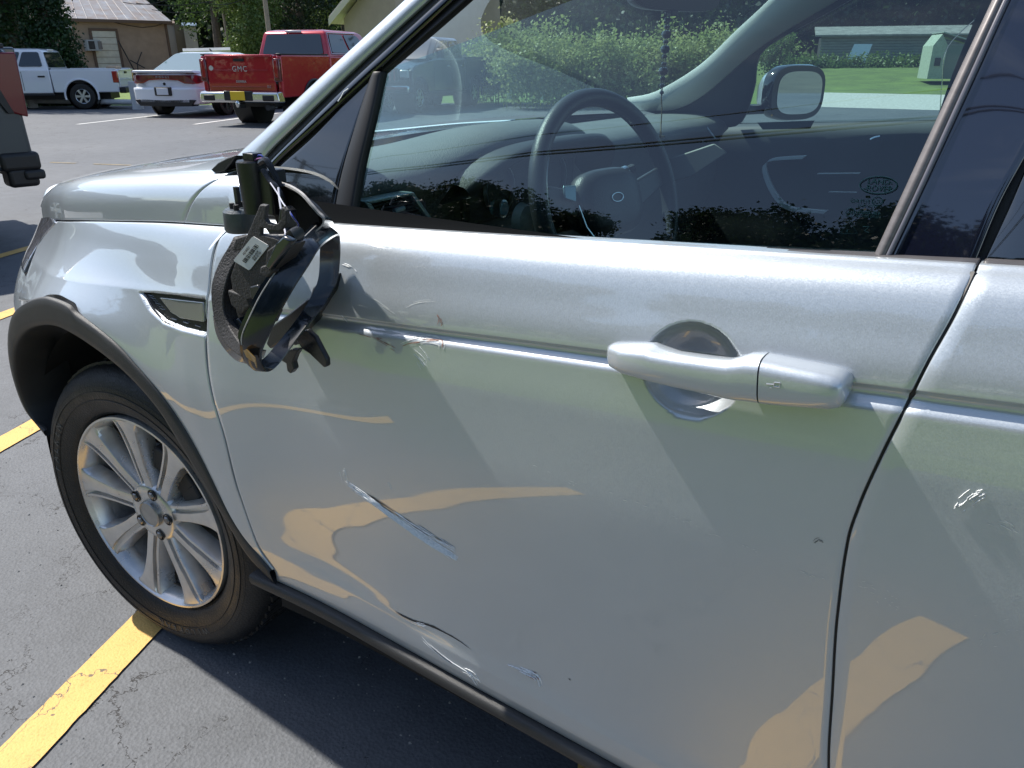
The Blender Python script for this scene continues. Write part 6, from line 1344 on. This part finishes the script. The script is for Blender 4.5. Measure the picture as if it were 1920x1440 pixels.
# dark grey pickup close on the left
c0 = np.array([-4.62, 2.10]); hdg = R_(-100)
lf_ = np.array([-math.sin(hdg), math.cos(hdg)])
gp = pickup('dark grey pickup truck whose tail lamp and bumper corner enter at the left edge', (c0[0]-lf_[0]*1.0, c0[1]-lf_[1]*1.0, 0), hdg, PGREY, L=6.0, W=1.0, bed=1.95, zb=1.42, zroof=1.95, base=1.42, wr=.42, fl=.60, axle_r=1.30, wb=3.8, style='grey')
t, tg, W, zb, sill = gp
for s in (1, -1):
    y = (W+.012)*s
    la = MB().plate([(-.03, y, zb-.03), (.25, y+.02*s, zb-.03), (.20, y+.02*s, zb-.20), (.10, y+.02*s, zb-.42), (-.02, y, zb-.46)], (0, -.16*s, 0)).obj('tail_lamp', LRED2, t, bevel=.012)
    MB().plate([(.17, y+.022*s, zb-.05), (.27, y+.022*s, zb-.04), (.22, y+.022*s, zb-.22), (.11, y+.022*s, zb-.43), (.07, y+.022*s, zb-.43), (.15, y+.022*s, zb-.2)], (0, -.02*s, 0)).obj('lamp_border', VBLK, la, bevel=.004)
    MB().box((.10, s*(W-.12), .66), (.26, .30, .13)).box((.10, s*(W-.08), .55), (.20, .2, .14)).obj('bumper_corner', VBLK, t, bevel=.03, seg=3)
    MB().box((.03, s*(W-.02), .565), (.14, .12, .07)).obj('corner_step', VBLK, t, bevel=.02)
    MB().box((.85, s*(W-.12), .34), (.03, .26, .36)).obj('mud_flap', VBLK, t, bevel=.01)
MB().box((.06, 0, .62), (.14, 1.5, .2)).obj('rear_bumper', VBLK, t, bevel=.03)
# white sedan
sd = thing('white_sedan', 'white sedan parked tail-on with a full width dark red lamp bar', 'car', (-17.50, 11.55, 0), R_(112)); sd.scale = (1.05,)*3; t = sd; W = .95
def secL(x, w, zlo, zbelt, ztop, tw): return [(x, w*.86, zlo), (x, w, zlo+.14), (x, w, zbelt-.22), (x, w*.985, zbelt-.06), (x, tw, zbelt), (x, tw*.5, ztop), (x, 0, ztop), (x, -tw*.5, ztop), (x, -tw, zbelt), (x, -w*.985, zbelt-.06), (x, -w, zbelt-.22), (x, -w, zlo+.14), (x, -w*.86, zlo)]
st = [(-.03, .70, .42, .93, .96, .66), (.03, .83, .38, .97, 1.0, .74), (.12, .90, .34, 1.0, 1.045, .80), (.30, .94, .32, 1.0, 1.05, .84), (1.0, .95, .30, 1.0, 1.03, .86), (2.2, .95, .28, .96, .97, .86), (3.4, .95, .28, .93, .97, .84), (4.5, .94, .30, .88, .93, .80), (4.95, .86, .35, .74, .80, .70), (5.03, .7, .4, .66, .7, .5)]
body = MB().loft([secL(*s) for s in st], True).obj('body', PWHITE, t, sharp=28)
# arches as dark wells, wheels
for xw in (1.02, 4.07):
    for s in (1, -1):
        MB().lathe([(0, 0), (0, .40), (-.04, .40)], 32, 'y', (xw, .956*s if s > 0 else -.952+.035, .355)).obj('wheel_arch', VBLK, t)
        bgwheel(t, xw, .965*s, .355, .24, .24, VBLK, 5)
PP, RR = cabin(t, .985, 1.475, .24, .55, 1.55, 3.75, 2.75, .86, PWHITE, VGL, VGL2)
for s in (1, -1):
    for (u0, u1, ud0, ud1) in ((.22, .46, .08, 0), (.49, .80, 0, .12)): quad('side_window', PP(s, u0, .10), PP(s, u1, .10), PP(s, u1-ud1, .86), PP(s, u0+ud0, .86), (0, .012*s, .004), VGL, t)
quad('rear_screen', RR(-.86, .05), RR(.86, .05), RR(.84, .90), RR(-.84, .90), (-.02, 0, .03), VGL2, t, r=.10)
MB().loft([[(xo, s*yy, z) for s, yy, z in ((1, .84, z0), (1, .80, z1), (-1, .80, z1), (-1, .84, z0))] for xo, z0, z1 in ((.30, 1.0, 1.055), (.02, 1.0, 1.07), (-.05, 1.02, 1.065))]).obj('spoiler', PWHITE, t, bevel=.012)
LX = lambda f: -.062+.20*max(0, abs(f)-.70)**2/.09
lb = MB().loft([[(LX(f), f*.94, z0), (LX(f), f*.94, z1), (LX(f)+.1, f*.9, z1), (LX(f)+.1, f*.9, z0)] for f, z0, z1 in ((-1, .80, .93), (-.92, .765, .96), (-.8, .76, .965), (-.6, .77, .965), (-.42, .84, .965), (0, .86, .965), (.42, .84, .965), (.6, .77, .965), (.8, .76, .965), (.92, .765, .96), (1, .80, .93))]).obj('lamp_bar', LDARK, t, bevel=.01)
MB().loft([[(LX(f)-.006, f*.94, z0), (LX(f)-.006, f*.94, z0+.014), (LX(f)+.05, f*.9, z0+.014), (LX(f)+.05, f*.9, z0)] for f, z0 in ((-1, .81), (-.92, .775), (-.8, .77), (-.6, .78), (-.42, .85), (0, .87), (.42, .85), (.6, .78), (.8, .77), (.92, .775), (1, .81))]).obj('lamp_line', LRED, lb)
bmpr = MB().loft([[(xo, s*yy, z) for s, yy, z in ((1, yy0, .30), (1, yy0*1.02, .68), (-1, yy0*1.02, .68), (-1, yy0, .30))] for xo, yy0 in ((.40, .955), (.10, .935), (-.04, .86), (-.12, .66))]).obj('rear_bumper', PWHITE, t, bevel=.05, seg=4)
MB().plate([(-.12, y_, z_) for y_, z_ in ((-.82, .40), (-.60, .42), (0, .40), (.60, .42), (.82, .40), (.70, .26), (0, .25), (-.70, .26))], (.3, 0, 0)).obj('diffuser', VBLK, bmpr, bevel=.01)
MB().box((-.125, 0, .595), (.05, .46, .20)).obj('plate_recess', VBLK, bmpr, bevel=.02); np_ = MB().box((-.158, 0, .595), (.012, .31, .155)).obj('number_plate', PLATEW, bmpr, bevel=.004)
MB().lathe([(-.045, 0), (-.045, .03), (-.03, .035)], 12, 'x', (0, 0, .76)).obj('boot_badge', VBLK, t)
back_text('DODGE', .065, 0, .912, -.068, mat('badge_dim', (.35, .30, .32), rough=.3), lb, sp=2.0); back_text('CHARGER', .045, .60, .735, -.06, LETW, t)
MB().tube([(2.2, 0, 1.49), (2.1, 0, 1.56)], .02, 6).obj('antenna', VBLK, t)
# dark vehicle facing the camera beyond the windscreen
dp = pickup('dark pickup truck seen nose-on through the windscreen beside the thicket', ground_of((868, 150), 27.5), math.atan2(-fw[1], -fw[0])-.35, mat('black_vehicle_paint', (.015, .016, .02), rough=.3, coat=1), style='grey', L=5.6, W=.97)
t, tg, W, zb, sill = dp
gr = MB().box((5.62, 0, .98), (.06, 1.15, .34)).obj('grille', VBLK, t, bevel=.02)
for k in range(8): MB().box((5.66, -.48+k*.137, .98), (.03, .05, .28)).obj('grille_bar', CHR, gr)
for s in (1, -1): MB().box((5.60, s*.74, 1.0), (.10, .26, .2)).obj('headlight', mat('headlight_glass', (.6, .62, .62), rough=.2) if s > 0 else bpy.data.materials['headlight_glass'], t, bevel=.03)
MB().box((5.64, 0, .62), (.16, 1.8, .2)).obj('front_bumper', CHR, t, bevel=.04)
# loose grit on the tarmac close to the camera
r2 = np.random.default_rng(4); mb = MB()
for k in range(1500):
    x = r2.uniform(-1.6, 1.3); y = r2.uniform(-1.0, .5) if r2.random() < .8 else r2.uniform(.3, 2.2); s = .0012+.0035*r2.random()**3
    q = [(x+s*math.cos(a)*r2.uniform(.6, 1.2), y+s*math.sin(a)*r2.uniform(.6, 1.2), -.004) for a in (0, 1.6, 3.1, 4.7)]; mb.add(q+[(x, y, -.004+s*.9)], [(0, 1, 4), (1, 2, 4), (2, 3, 4), (3, 0, 4)])
o = mb.obj('grit', mat('pale_grit', (.30, .29, .27), rough=.8), None, smooth=False); tag(o, 'loose pale grit scattered over the asphalt', 'grit', kind='stuff')
# pale scraps on the tarmac
r = random.Random(9)
for k in range(3):
    p = ground_of(((240, 204), (60, 386), (330, 1362))[k], (26.3, 8.0, 1.4)[k]); 
# clean helper flags
for o in bpy.data.objects:
    for k in ('_world', '_w2'):
        if k in o.keys(): del o[k]
